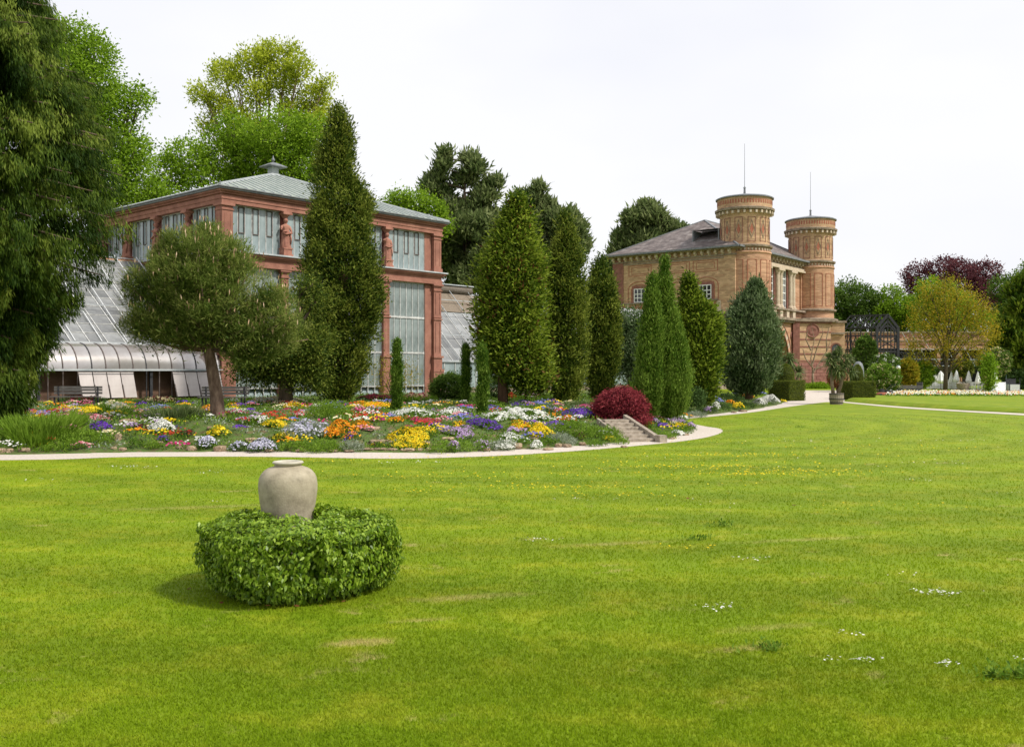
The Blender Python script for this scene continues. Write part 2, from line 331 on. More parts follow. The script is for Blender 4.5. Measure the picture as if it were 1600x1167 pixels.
M['japm'] = lm('crimson_maple_leaf', (.10, .010, .018), (.22, .024, .036), (.40, .08, .085), tr=.3)
M['ivy'] = lm('glossy_ivy_leaf', (.075, .155, .006), (.19, .31, .016), (.34, .47, .05), rough=.38, tr=.3, spec=.35)
M['box'] = lm('clipped_box_leaf', (.060, .090, .010), (.13, .165, .018), (.20, .23, .034), tr=.25)
M['cord'] = lm('sword_leaf', (.06, .10, .03), (.12, .17, .05), (.24, .28, .11), tr=.25, rough=.4)
M['cover'] = lm('low_plant_leaf', (.055, .12, .010), (.13, .24, .020), (.25, .37, .05), tr=.4)
M['bright'] = lm('bright_cushion_leaf', (.09, .17, .012), (.16, .27, .02), (.24, .36, .045), tr=.3)
M['grey'] = lm('silver_leaf', (.16, .20, .13), (.27, .31, .22), (.38, .42, .32), tr=.2)
M['dkcover'] = lm('dark_low_leaf', (.03, .06, .014), (.06, .11, .024), (.10, .17, .045), tr=.2)
def fl(name, a, b): M[name] = lm(name+'_petal', tuple(x*.75 for x in a), a, b, tr=.25, rough=.6, spec=.1)
fl('f_yellow', (.80, .56, .01), (.90, .74, .05)); fl('f_orange', (.80, .25, .01), (.88, .42, .03)); fl('f_white', (.68, .68, .62), (.85, .85, .80))
fl('f_pink', (.62, .18, .25), (.80, .42, .45)); fl('f_magenta', (.48, .02, .14), (.66, .10, .30)); fl('f_purple', (.10, .03, .32), (.22, .09, .52))
fl('f_lilac', (.42, .27, .50), (.60, .46, .66)); fl('f_blue', (.17, .18, .55), (.34, .34, .72)); fl('f_red', (.42, .03, .02), (.62, .08, .05))
fl('f_cream', (.78, .66, .36), (.86, .80, .56)); fl('f_dark', (.10, .01, .02), (.18, .03, .04)); fl('f_phlox', (.46, .45, .58), (.68, .67, .76))
# ------------------------------------------------------------------ terrain
def seg_dist(PX, PY, line):
    d = np.full(PX.shape, 1e9)
    for (x0, y0), (x1, y1) in zip(line[:-1], line[1:]):
        vx, vy = x1-x0, y1-y0; t = np.clip(((PX-x0)*vx+(PY-y0)*vy)/(vx*vx+vy*vy+1e-12), 0, 1)
        d = np.minimum(d, np.hypot(PX-x0-t*vx, PY-y0-t*vy))
    return d
def inside(PX, PY, poly):
    c = np.zeros(PX.shape, bool); n = len(poly)
    for i in range(n):
        x0, y0 = poly[i]; x1, y1 = poly[(i+1) % n]
        k = ((y0 > PY) != (y1 > PY)) & (PX < (x1-x0)*(PY-y0)/((y1-y0)+1e-12)+x0); c ^= k
    return c
BEDLINE = [(-60, 24.0), (-26, 24.2), (-15, 24.9), (-13.4, 25.1), (-10, 25.9), (-7, 26.07), (-3.4, 25.8), (-1.72, 25.66), (0, 26.7), (1.88, 28.07), (3.14, 29.3), (4.58, 30.4), (5.66, 32.5),
           (6.9, 36.1), (7.45, 38.6), (7.7, 42.0), (8.74, 46.6), (10.5, 49.0), (13.9, 54.7), (18.3, 64.4), (19.6, 70.0), (19.6, 80)]
BEDPOLY = BEDLINE+[(-60, 80)]
TZ = .6
def bump(x, y): return .07*np.sin(x*1.3+.7*np.sin(y*.9))*np.sin(y*1.1+1.3)+.04*np.sin(x*3.1+y*1.7)
def hz(x, y):
    x = np.asarray(x, float); y = np.asarray(y, float)
    d = seg_dist(x, y, BEDLINE); ins = inside(x, y, BEDPOLY)
    wide = np.where(x > 7.2, 5.0, 3.4); t = np.clip(d/wide, 0, 1); s = t*t*(3-2*t)
    far = np.clip((46-y)/8, 0, 1)
    return np.where(ins, .03+(TZ-.03)*s+bump(x, y)*np.clip(d/1.5, 0, 1)*far, 0.0)
def TP(px, py):
    """where the sight line through a photo point meets the ground or the bed"""
    D = np.linspace(5, 90, 3401); x = WX(px, D); z = WZ(py, D); g = hz(x, D)
    k = np.nonzero(z <= g)[0]; k = k[0] if len(k) else -1
    return float(x[k]), float(D[k]), float(g[k])
# lawn: one sheet to the horizon
v = [(-900, -300, 0), (900, -300, 0), (900, 1600, 0), (-900, 1600, 0)]
tag(MB().face(v).build('lawn', M['lawn']), kind='structure')
# raised flower-bed terrace
xs = np.arange(-60, 20.01, .4); ys = np.arange(24, 80.01, .4)
xs = np.unique(np.concatenate([xs, np.arange(-24, 20, .2)])); ys = np.unique(np.concatenate([ys, np.arange(24, 50, .2)]))
XX, YY = np.meshgrid(xs, ys); ZZ = hz(XX, YY); INS = inside(XX, YY, BEDPOLY)
ZZ = np.where(INS, ZZ, -.25)
idx = np.arange(XX.size).reshape(XX.shape)
keep = INS[:-1, :-1] | INS[1:, :-1] | INS[:-1, 1:] | INS[1:, 1:]
q = np.stack([idx[:-1, :-1], idx[:-1, 1:], idx[1:, 1:], idx[1:, :-1]], -1)[keep]
me = bpy.data.meshes.new('terrace_ground'); me.from_pydata(np.stack([XX, YY, ZZ], -1).reshape(-1, 3).tolist(), [], q.tolist()); me.materials.append(M['soil'])
me.polygons.foreach_set('use_smooth', [True]*len(me.polygons)); me.update(); tag(link('terrace_ground', me), kind='structure')

def ribbon(name, lo, hi, z=.004, n=8):
    """path between two polylines given in photo points on the ground"""
    def dense(l):
        o = []
        P = [GP(*p) for p in l]
        for i in range(len(P)-1):
            p0, p1, p2, p3 = P[max(i-1, 0)], P[i], P[i+1], P[min(i+2, len(P)-1)]
            for k in range(n):
                t = k/n
                o.append(tuple(.5*((2*p1[c])+(-p0[c]+p2[c])*t+(2*p0[c]-5*p1[c]+4*p2[c]-p3[c])*t*t+(-p0[c]+3*p1[c]-3*p2[c]+p3[c])*t**3) for c in (0, 1)))
        o.append(P[-1]); return o
    a, b = dense(lo), dense(hi); mb = MB(); A = [(x, y, z) for x, y in a]; B = [(x, y, z) for x, y in b]
    k = len(A); mb.v = A+B; mb.f = [(i, i+1, k+i+1, k+i) for i in range(k-1)]; mb.m = [0]*(k-1)
    return tag(mb.build(name, M['gravel']), kind='structure')
lo = [(-700, 724), (-200, 722), (0, 719), (100, 717.5), (200, 714), (400, 713.5), (600, 716.5), (700, 715), (800, 711), (900, 704.5), (1000, 696), (1060, 690), (1100, 684), (1124, 677.5), (1129, 672.5), (1121, 669), (1104, 666.5), (1086, 663)]
hi = [(-700, 711), (-200, 711), (0, 710.5), (100, 709), (200, 706.5), (400, 705), (600, 707), (700, 707), (800, 702), (900, 696), (960, 691.5), (1010, 687.5), (1040, 684), (1060, 680), (1078, 672), (1085, 668), (1087, 665), (1080, 661)]
ribbon('curved_path', lo, hi)
ribbon('garden_path', [(1060, 656), (1080, 653.5), (1120, 650), (1180, 643.5), (1240, 634.5), (1290, 628.5), (1318, 628)], [(1060, 653), (1080, 650.5), (1120, 646), (1180, 638), (1225, 629), (1256, 624), (1300, 619)])
tag(MB().face([(*GP(1225, 629), .008), (*GP(1318, 628.2), .008), (*GP(1330, 610), .008), (*GP(1225, 610), .008)]).build('forecourt', M['gravel']), kind='structure')
ribbon('narrow_path', [(1316, 629), (1400, 637), (1500, 643.3), (1600, 649.2), (1900, 668)], [(1316, 627.4), (1400, 634.8), (1500, 641.2), (1600, 646.4), (1900, 663)], z=.012)
ribbon('far_path', [(1318, 623), (1380, 618), (1430, 614.2), (1500, 611.5), (1600, 607.5), (1800, 604)], [(1318, 618), (1380, 615.2), (1430, 612.4), (1500, 610), (1600, 605.8), (1800, 602)], z=.012)
# low raised lawn panel beyond the narrow path
pts = [GP(1320, 626.5), GP(1400, 633.6), GP(1500, 640), GP(1600, 645), GP(1900, 660), GP(1900, 612), GP(1600, 613), GP(1385, 614), GP(1345, 622)]
cx = sum(p[0] for p in pts)/len(pts); cy = sum(p[1] for p in pts)/len(pts)
inn = [(cx+(x-cx)*.965, cy+(y-cy)*.965) for x, y in pts]
mb = MB(); k = len(pts); mb.v = [(x, y, .016) for x, y in pts]+[(x, y, .2) for x, y in inn]; mb.f = [(i, (i+1) % k, k+(i+1) % k, k+i) for i in range(k)]+[tuple(range(k, 2*k))]; mb.m = [0]*len(mb.f)
tag(mb.build('raised_lawn', M['lawn']), kind='structure')
LO1 = lo
GPOLY = [GP(1060, 657), GP(1120, 650.5), GP(1180, 644), GP(1240, 635), GP(1318, 629.5), GP(1400, 637.5), GP(1500, 644), GP(1600, 650), GP(1900, 669), GP(1900, 612), GP(1200, 605), GP(1040, 640)]
# mown grass blades, dense close by and thinning with distance
N = 590000
u = NR.uniform(0, 1, N); D0, D1 = 4.2, 48.0
D = (D0**-1.1+u*(D1**-1.1-D0**-1.1))**(-1/1.1); ang = NR.uniform(-.78, .78, N); X = D*np.tan(ang)
ok = ~inside(X, D, [(-60, 23.2)]+[(x, y-.9) for x, y in BEDLINE]+[(-60, 80)]); ok &= ~inside(X, D, [GP(-700, 740)]+[GP(a, b+.6) for a, b in LO1]+[(8, 50), (-60, 80)]) & ~inside(X, D, GPOLY)
X, D = X[ok], D[ok]; n = len(X); sc = (D/6.0)**.62
P = np.stack([X, D, np.zeros(n)], 1); dr = nrm(np.stack([NR.normal(size=n)*.55, NR.normal(size=n)*.55, np.ones(n)], 1))
Ln = NR.uniform(.018, .036, n)*sc**.35; Wd = .0036*sc
side = nrm(np.cross(dr, NR.normal(size=(n, 3))))*Wd[:, None]
V = np.stack([P-side, P+side, P+dr*Ln[:, None]], 1).reshape(-1, 3)
tag(link('mown_grass', quads_mesh('mown_grass', V, NR.uniform(0, 1, n), M['grass'], 3)), kind='stuff')
def specks(name, mat, spots, z=.04, size=.0095):
    """small flower heads: spots = (px, py, spread_x_m, spread_y_m, count)"""
    Ps = []
    for px, py, sx, sy, c in spots:
        x, y = GP(px, py); Ps.append(np.stack([x+NR.normal(size=c)*sx, y+NR.normal(size=c)*sy, np.full(c, z)+NR.uniform(-.01, .01, c)], 1))
    P = np.concatenate(Ps); s = size*(np.maximum(P[:, 1], 6)/8)**.45*NR.uniform(.7, 1.3, len(P)); a = np.arange(6)*PI/3
    ring = np.stack([np.cos(a), np.sin(a), np.zeros(6)], 1)
    tilt = NR.uniform(-.35, .35, (len(P), 2)); V = P[:, None, :]+ring[None]*s[:, None, None]
    V[:, :, 2] += (ring[None, :, 0]*tilt[:, :1]+ring[None, :, 1]*tilt[:, 1:])*s[:, None]
    tag(link(name, quads_mesh(name, V.reshape(-1, 3), NR.uniform(0, 1, len(P)), mat, 6)), kind='stuff')
specks('daisies', M['f_white'], [(1470, 931, .13, .07, 60), (1130, 953, .11, .06, 34), (1340, 1036, .10, .03, 30), (1478, 1042, .06, .04, 20), (835, 846, .16, .08, 22), (1175, 876, .12, .08, 20), (925, 782, .3, .12, 14),
        (1330, 995, .08, .05, 12), (1445, 752, .25, .15, 16), (1480, 724, .5, .3, 20), (1595, 772, .2, .1, 14), (190, 731, .5, .2, 30), (650, 724, .6, .2, 26), (330, 740, .4, .2, 16), (90, 752, .3, .2, 14), (345, 785, .25, .15, 12),
        (620, 800, .3, .15, 10), (1600, 1034, .07, .03, 8), (1410, 900, .2, .1, 8), (1250, 690, .8, .4, 24), (1500, 690, 1.5, .5, 30), (1060, 790, .6, .3, 10), (1200, 700, 5, 3, 60)])
specks('buttercups', M['f_yellow'], [(1120, 712, 1.0, .25, 150), (1090, 730, .9, .2, 130), (1180, 742, .9, .22, 170), (1270, 738, .7, .2, 80), (1100, 735, 3.0, 1.2, 300), (1260, 712, 1.2, .3, 90), (870, 762, 1.2, .25, 130), (960, 775, .8, .15, 50),
        (690, 745, 1.4, .5, 90), (660, 770, .5, .2, 40), (770, 715, 2.5, .4, 90), (500, 722, 1.0, .2, 30), (1400, 700, 2.5, 1.0, 70), (1075, 858, .2, .1, 14), (1350, 790, 1.5, .5, 20), (1000, 690, 2.4, .9, 160), (1390, 790, .4, .2, 8)], size=.012)
specks('fallen_leaves', M['rust'], [(378, 943, .01, .01, 1), (297, 927, .01, .01, 1), (332, 923, .01, .01, 1), (345, 950, .02, .02, 1), (420, 953, .01, .01, 1), (468, 954, .01, .01, 1), (500, 955, .01, .01, 1), (535, 948, .01, .01, 1), (580, 945, .01, .01, 1), (1250, 800, 2, 2, 6)], size=.022, z=.05)
# tufts of weed in the turf
C = np.array([(*GP(px, py), .02) for px, py in [(1130, 822), (1250, 668), (1575, 1060), (1585, 1056), (1190, 1015), (1090, 843)]])
C = np.repeat(C, 20, 0)+NR.normal(size=(120, 3))*[.12, .05, 0]
tag(foliage('weed_clumps', C, np.tile([0, 0, 1.], (120, 1)), 6, .05, .05, .02, M['cover'], spread=.8), kind='stuff')
# ------------------------------------------------------------------ palm house (local x along the front, y to the back)
P0 = (-16.9, 55.7); ANG = math.atan2(.749, .662)
LX, LY = 17.8, 15.7
ph = empty('palm_house', (*P0, TZ), ANG, 'tall red sandstone palm house with milky glass walls and a hipped green roof', 'glasshouse')
def moulded(mb, x0, x1, y0, y1, z0, z1, steps):
    """stack of boxes: steps = (z fraction start, end, outset)"""
    for a, b, o in steps: mb.box(x0-o, x1+o, y0-o, y1+o, z0+(z1-z0)*a, z0+(z1-z0)*b)
def pier_mesh(wd, name):
    mb = MB(); h = wd/2
    mb.box(-h-.12, h+.12, -h-.12, h+.12, -.3, 1.55); mb.box(-h-.16, h+.16, -h-.16, h+.16, 1.55, 1.75); mb.box(-h-.05, h+.05, -h-.05, h+.05, 1.75, 2.55)
    mb.box(-h-.13, h+.13, -h-.13, h+.13, 2.55, 2.7); mb.box(-h, h, -h, h, 2.7, 7.35)
    mb.box(-h-.07, h+.07, -h-.07, h+.07, 5.28, 5.36); mb.box(-h-.04, h+.04, -h-.04, h+.04, 5.44, 5.52)
    mb.box(-h-.06, h+.06, -h-.06, h+.06, 7.35, 7.42); mb.box(-h-.05, h+.05, -h-.05, h+.05, 7.62, 7.72); mb.box(-h-.13, h+.13, -h-.13, h+.13, 7.72, 7.84); mb.box(-h, h, -h, h, 7.42, 7.62)
    for sx in (-1, 1):
        for a in (-h*.62, h*.50):   # raised panel frame on the two outer faces
            mb.box(a, a+h*.12, -h-.02, -h, 2.95, 5.1); mb.box(a, a+h*.12, -h-.02, -h, 5.7, 7.2)
            mb.box(-h-.02, -h, a, a+h*.12, 2.95, 5.1); mb.box(-h-.02, -h, a, a+h*.12, 5.7, 7.2)
    return mb.mesh(name, M['red'])
def upper_pier_mesh(wd, name):
    mb = MB(); h = wd/2
    mb.box(-h-.07, h+.07, -h-.07, h+.07, 8.72, 8.98); mb.box(-h, h, -h, h, 8.98, 11.05); mb.box(-h-.05, h+.05, -h-.05, h+.05, 11.05, 11.12); mb.box(-h, h, -h, h, 11.12, 11.3); mb.box(-h-.1, h+.1, -h-.1, h+.1, 11.3, 11.45)
    for a in (-h*.62, h*.50):
        mb.box(a, a+h*.12, -h-.02, -h, 9.2, 10.85); mb.box(-h-.02, -h, a, a+h*.12, 9.2, 10.85)
    return mb.mesh(name, M['red'])
pm, um = pier_mesh(.72, 'corner_pier'), upper_pier_mesh(.72, 'upper_pier')
for x, y in ((.36, .36), (LX-.36, .36), (.36, LY-.36), (LX-.36, LY-.36)):
    link('corner_pier', pm, ph, (x, y, 0)); link('upper_pier', um, ph, (x, y, 0))
for x in (LX-1.12,):
    mb = MB(); mb.box(x-.28, x+.36, .22, .7, 0, 7.84); mb.box(x-.28, x+.36, .26, .7, 8.72, 11.45); mb.build('pier_return', M['red'], ph)
pl = pier_mesh(.52, 'pilaster')
CX = [4.45, 8.57, 12.7]; CY = [4.0, 7.75, 11.6]
for x in CX: link('pilaster', pl, ph, (x, .36, 0))
for y in CY: link('pilaster', pl, ph, (.36, y, 0))
for x in (4.45, 8.57, 12.7): link('pilaster', pl, ph, (x, LY-.36, 0))
# entablatures
def ring(mb, z0, z1, o, t=.9):
    mb.box(-o, LX+o, -o, t, z0, z1); mb.box(-o, LX+o, LY-t, LY+o, z0, z1); mb.box(-o, t, t, LY-t, z0, z1); mb.box(LX-t, LX+o, t, LY-t, z0, z1)
mb = MB()
for z0, z1, o in ((7.84, 8.1, .06), (8.1, 8.35, .02), (8.35, 8.47, .12), (8.47, 8.6, .26)): ring(mb, z0, z1, o)
mb.build('middle_cornice', M['red'], ph)
mb = MB(); ring(mb, 8.6, 8.69, .36); mb.build('cornice_ledge', M['zinc'], ph)
mb = MB()
for z0, z1, o in ((11.45, 11.68, .05), (11.68, 11.9, .09), (11.9, 11.98, .02), (11.98, 12.1, .16), (12.1, 12.2, .3)): ring(mb, z0, z1, o)
mb.build('top_cornice', M['red'], ph)
mb = MB(); ring(mb, 12.2, 12.3, .42); ring(mb, 12.3, 12.36, .5); mb.build('gutter', M['lead'], ph)
# roof
rf = empty('roof', (0, 0, 0), 0, parent=ph); ax, ay, az = LX/2, LY/2, 15.5; e = .42; rz0 = 12.37
cs = [(-e, -e), (LX+e, -e), (LX+e, LY+e), (-e, LY+e)]
for i in range(4):
    a, b = cs[i], cs[(i+1) % 4]; mb = MB(); mb.face([(*a, rz0), (*b, rz0), (ax, ay, az)]); mb.face([(*a, rz0), (ax, ay, az), (*b, rz0)][::1]) if 0 else None
    mb.build('roof_slope', M['roofgreen'], rf)
    sm = MB(); n = 30; A = Vector((*a, rz0)); B = Vector((*b, rz0)); T = Vector((ax, ay, az)); mid = (A+B)/2
    for k in range(1, n):
        t = k/n; p = A.lerp(B, t); f = 1-abs(2*t-1); q = p+(T-mid)*f
        sm.bar(p+Vector((0, 0, .03)), q+Vector((0, 0, .03)), .05, .06)
    sm.build('standing_seams', M['zinc'], rf)
    hb = MB(); hb.bar(A+Vector((0, 0, .05)), T+Vector((0, 0, .05)), .14, .12); hb.build('hip_ridge', M['zinc'], rf)
lt = MB(); lt.box(ax-.27, ax+.27, ay-.27, ay+.27, az-.35, az+.5); lt.box(ax-.34, ax+.34, ay-.34, ay+.34, az-.2, az+.02)
lt.build('vent_lantern', M['zinc'], rf)
mb = MB(); mb.lathe([(.98, az+.48), (1.0, az+.54), (.22, az+.82), (.08, az+.85)], 4, ax, ay, PI/4, PI/4+2*PI); mb.lathe([(0, az+.47), (.98, az+.48)], 4, ax, ay, PI/4, PI/4+2*PI); mb.build('lantern_cap', M['lead'], rf)
MB().lathe([(.05, az+.82), (.05, az+.92), (.12, az+.97), (.13, az+1.05), (.07, az+1.13), (.015, az+1.35)], 10, ax, ay).build('finial', M['lead'], rf, smooth=True)
# windows
def pane_mesh(w, h, name, mat):
    return MB().box(0, w, -.012, .012, 0, h).mesh(name, mat)
def bay(a, b, side):
    """windows of one bay from a to b along front ('f') or the flank ('l')"""
    T = (lambda s, z: (s, .34, z)) if side == 'f' else (lambda s, z: (.34, s, z))
    rot = (0, 0, 0) if side == 'f' else (0, 0, PI/2)
    tiers = [(.0, .55, 6, 'pane'), (.60, 2.85, 6, 'panedark'), (2.93, 5.32, 6, 'panedark'), (5.42, 7.80, 6, 'panedark'), (8.74, 11.42, 7, 'pane')]
    wn = b-a
    for ti, (z0, z1, n, mt) in enumerate(tiers):
        fr = MB(); cs_ = MB(); pw = wn/n
        def bx(s0, s1, za, zb, y0=.30, y1=.38):
            fr.box(s0, s1, y0, y1, za, zb) if side == 'f' else fr.box(y0, y1, s0, s1, za, zb)
        for k in range(n+1): bx(a+k*pw-.022, a+k*pw+.022, z0, z1)
        bx(a, b, z0-.05, z0+.02, .27, .39); bx(a, b, z1-.02, z1+.05, .27, .39)
        for k in (1, 3, 5):
            if ti == 4:       # dark hinged casement in every second strip
                s0, s1, zt = a+k*pw+.03, a+(k+1)*pw-.03, z0+(z1-z0)*.42
                fr_, fr = fr, cs_
                for q in (s0, s1-.05): bx(q, q+.05, zt, z1-.05, .265, .298)
                bx(s0, s1, zt-.05, zt, .265, .298); bx(s0, s1, z1-.09, z1-.04, .265, .298); fr = fr_
        win = fr.build('window', M['glaze_bar'], ph)
        if ti == 4: cs_.build('casement_frame', M['darkbar'], win)
        pmh = pane_mesh(pw-.05, z1-z0-.06, 'pane', M[mt])
        for k in range(n):
            tilt = 0
            o = link('pane', pmh, win, T(a+k*pw+.025, z0+.03), rot)
            if ti == 0: o.rotation_euler = (-.5, 0, 0) if side == 'f' else (0, .5, PI/2)
            else: o.rotation_euler = (R.uniform(-.006, .006), 0, rot[2]+R.uniform(-.01, .01))
f = [.74]+CX; 
for i in range(4):
    a = .74 if i == 0 else CX[i-1]+.28; b = CX[i]-.28 if i < 3 else LX-1.42
    bay(a, b, 'f')
for i in range(4):
    a = .74 if i == 0 else CY[i-1]+.28; b = CY[i]-.28 if i < 3 else LY-.74
    bay(a, b, 'l')
mb = MB(); mb.box(.5, LX-.5, LY-.5, LY-.4, 0, 12.1); mb.box(LX-.5, LX-.4, .5, LY-.5, 0, 12.1); mb.build('rear_glazing', M['panedark'], ph)
mb = MB(); mb.box(.9, LX-.9, .9, LY-.9, -.1, .02); mb.build('floor', M['soil'], ph)
# caryatids: one continuous draped figure on a pedestal, capital above
def figure(seed, arm):
    r = random.Random(seed); mb = MB(); seg = 28
    secs = [  # z, rx, ry, dx, fold depth
        (0, .24, .2, 0, .02), (.06, .25, .21, 0, .03), (.3, .225, .19, 0, .03), (.6, .205, .175, .01, .028), (.85, .215, .18, .02, .024), (1.0, .22, .185, .02, .016), (1.15, .17, .145, .01, .008),
        (1.28, .19, .16, 0, .008), (1.42, .215, .17, 0, .004), (1.52, .20, .14, 0, .002), (1.58, .10, .09, 0, 0), (1.64, .066, .066, 0, 0), (1.70, .085, .09, 0, 0), (1.79, .108, .12, 0, 0), (1.88, .112, .125, 0, .004), (1.97, .07, .08, 0, 0), (2.0, .015, .015, 0, 0)]
    n0 = 0
    for z, rx, ry, dx, fd in secs:
        for k in range(seg):
            t = 2*PI*k/seg; f = 1+fd/max(rx, .05)*math.sin(t*9+z*2.0+seed)+fd*.5/max(rx, .05)*math.sin(t*14+1)
            mb.v.append((dx+rx*f*math.cos(t), ry*f*math.sin(t), z))
    for i in range(len(secs)-1):
        for k in range(seg):
            k2 = (k+1) % seg; mb.f.append((i*seg+k, i*seg+k2, (i+1)*seg+k2, (i+1)*seg+k)); mb.m.append(0)
    # arms, drapery swag, nose
    if arm == 0:
        mb.tube([(-.19, -.02, 1.46), (-.27, -.05, 1.2), (-.2, -.19, 1.08), (-.02, -.21, 1.12)], [.065, .055, .045, .038], 8); mb.tube([(.19, -.02, 1.46), (.27, -.04, 1.18), (.24, -.15, .98), (.14, -.2, .9)], [.065, .055, .045, .036], 8)
    elif arm == 1:
        mb.tube([(-.19, -.02, 1.46), (-.27, -.02, 1.18), (-.25, -.08, .92)], [.065, .052, .04], 8); mb.tube([(.19, -.02, 1.46), (.26, -.06, 1.25), (.12, -.2, 1.3), (-.02, -.2, 1.42)], [.065, .055, .045, .036], 8)
    else:
        mb.tube([(-.19, -.02, 1.46), (-.28, -.1, 1.3), (-.2, -.22, 1.45), (-.12, -.2, 1.6)], [.065, .055, .045, .036], 8); mb.tube([(.19, -.02, 1.46), (.27, -.03, 1.2), (.18, -.19, 1.0), (.02, -.21, .95)], [.065, .055, .045, .036], 8)
    mb.tube([(-.2, -.12, 1.0), (-.05, -.22, .88), (.12, -.22, .98), (.22, -.1, 1.12)], [.03, .045, .045, .03], 6); mb.tube([(.18, -.14, 1.0), (.2, -.18, .6), (.19, -.17, .25)], [.035, .04, .02], 6)
    mb.tube([(0, -.115, 1.85), (0, -.14, 1.79)], [.012, .02], 5)
    return mb.mesh('figure', M['statue'], True)
figs = [figure(k, k % 3) for k in range(3)]
ped = MB(); ped.box(-.3, .3, -.3, .3, 0, .12); ped.box(-.26, .26, -.26, .26, .12, .42); ped.box(-.29, .29, -.29, .29, .42, .5); ped = ped.mesh('pedestal', M['statue'])
cap = MB(); cap.lathe([(.13, 2.32), (.16, 2.38), (.2, 2.46), (.3, 2.56)], 16); cap.box(-.33, .33, -.33, .33, 2.56, 2.66); cap.box(-.3, .3, -.3, .3, 2.66, 2.75); cap = cap.mesh('capital', M['statue'])
backp = MB().box(-.2, .2, .18, .4, 0, 2.75).mesh('rear_pillar', M['reddark'])
for i, (x, y, rz) in enumerate([(c, .12, 0) for c in CX]+[(.12, c, -PI/2) for c in CY]+[(.12, 15.05, -PI/2)]):
    cr_ = empty('caryatid', (x, y, 8.69), rz, parent=ph)
    link('pedestal', ped, cr_, (0, -.04, 0), (0, 0, 0), (1.15, 1.1, 1)); link('figure', figs[i % 3], cr_, (0, -.06, .5), (0, 0, R.uniform(-.15, .15)), (1.32, 1.3, .93)); link('capital', cap, cr_); link('rear_pillar', backp, cr_)

# ------------------------------------------------------------------ glasshouse wing beside the palm house with the curved eave
lw = empty('curved_glasshouse', (*P0, TZ), ANG, 'long lean-to glasshouse with curved bronze eaves and hinged white panes behind the benches', 'glasshouse')
RIB = .75; NX = 36; AR = 1.45
def arc(t): return (AR-AR*math.cos(t), 1.65+AR*math.sin(t))
mb = MB(); mb.box(-NX*RIB, -.1, .9, 1.0, -.1, 1.6); mb.build('inner_wall', M['inside'], lw)
mb = MB(); mb.box(-NX*RIB, -.1, -.1, .12, -.2, .12); mb.build('plinth', M['red'], lw)
mb = MB(); mb.box(-NX*RIB, -.05, -.06, .04, 1.62, 1.72); mb.box(-NX*RIB, -.05, -.3, -.26, 1.66, 1.70); mb.build('gutter_rail', M['zinc'], lw)
mb = MB(); mb.box(-NX*RIB, -.05, 1.38, 1.5, 3.08, 3.18); mb.build('eave_rail', M['zinc'], lw)
for k in range(NX+1):      # curved ribs
    x = -.15-k*RIB
    if k > 20 and k % 2: continue
    mb = MB(); pts = [(x, 0, .1), (x, 0, 1.65)]+[(x, *arc(t*PI/2/7)) for t in range(1, 8)]
    for a, b in zip(pts[:-1], pts[1:]): mb.bar(a, b, .05, .06)
    mb.build('rib', M['iron'] if k % 4 == 2 else M['darkbar'], lw)
for j, k in enumerate(range(1, NX, 4)):   # heavy posts
    MB().box(-.1-k*RIB-.55, -.1-k*RIB-.40, .05, .2, 0, 1.62).build('post', M['iron'], lw) if k < 22 else None
cm = MB()
for t in range(9): y0, z0 = arc(t*PI/16); cm.v += [(0, y0, z0), (RIB-.04, y0, z0)]
for t in range(8): cm.f.append((2*t, 2*t+1, 2*t+3, 2*t+2)); cm.m.append(0)
cm = cm.mesh('curved_pane', M['curve'], True)
for k in range(NX): link('curved_pane', cm, lw, (-.13-(k+1)*RIB, .005, 0))
fp = MB().box(0, RIB-.05, -.012, .012, 0, 1.42).mesh('hinged_pane', M['flap']); gp = MB().box(0, RIB-.05, -.01, .01, 0, 1.5).mesh('fixed_pane', M['inside'])
for k in range(NX):
    x = -.13-(k+1)*RIB; open_ = k % 7 in (0, 1, 2, 3) and k < 28 or k in (14, 18)
    k7 = k % 7
    if k7 in (1, 2, 3, 0):
        link('hinged_pane', fp, lw, (x, -.50, .20), (-.33, 0, 0))
        mb = MB(); mb.bar((x+.02, .02, 1.62), (x+.02, -.52, .2), .035); mb.bar((x+.02, 0, .75), (x+.02, -.3, .75), .025); mb.build('stay', M['darkbar'], lw)
# sloping roof of separate panes on bars
YS, ZS, YE, ZE = 1.45, 3.12, 9.3, 8.55
sl = math.hypot(YE-YS, ZE-ZS); sa = math.atan2(ZE-ZS, YE-YS); ROWS = 10; PW = 1.0; PH_ = sl/ROWS
rp = MB().box(.03, PW-.03, .02, PH_+.03, -.01, .01).mesh('roof_pane', M['roofpane'])
for k in range(24):
    for r_ in range(ROWS):
        if k > 15 and r_ > 6: continue
        y, z = YS+math.cos(sa)*PH_*r_, ZS+math.sin(sa)*PH_*r_
        link('roof_pane', rp, lw, (-.1-(k+1)*PW, y, z+.01), (sa+R.uniform(-.006, .006)+.006, 0, 0))
for k in range(25):
    mb = MB(); x = -.1-k*PW; mb.bar((x, YS, ZS+.03), (x, YE, ZE+.03), .045, .07); mb.build('glazing_bar', M['glaze_bar'], lw)
mb = MB()
for r_ in range(1, ROWS+1): 
    y, z = YS+math.cos(sa)*PH_*r_, ZS+math.sin(sa)*PH_*r_; mb.box(-24, -.05, y-.03, y+.02, z+.03, z+.06)
mb.build('roof_purlins', M['glaze_bar'], lw)
for k in range(17):   # outer shading frame carried on struts
    x = -.6-k*1.45; mb = MB(); nv = Vector((0, -math.sin(sa), math.cos(sa)))*.42
    a = Vector((x, YS+.1, ZS+.05)); b = Vector((x, YE, ZE))
    mb.bar(a+nv*.15, b+nv, .045)
    for t in (.3, .55, .8): p = a.lerp(b, t); mb.bar(p, p+nv*(.2+.8*t), .03)
    mb.build('shading_rail', M['zinc2'], lw)
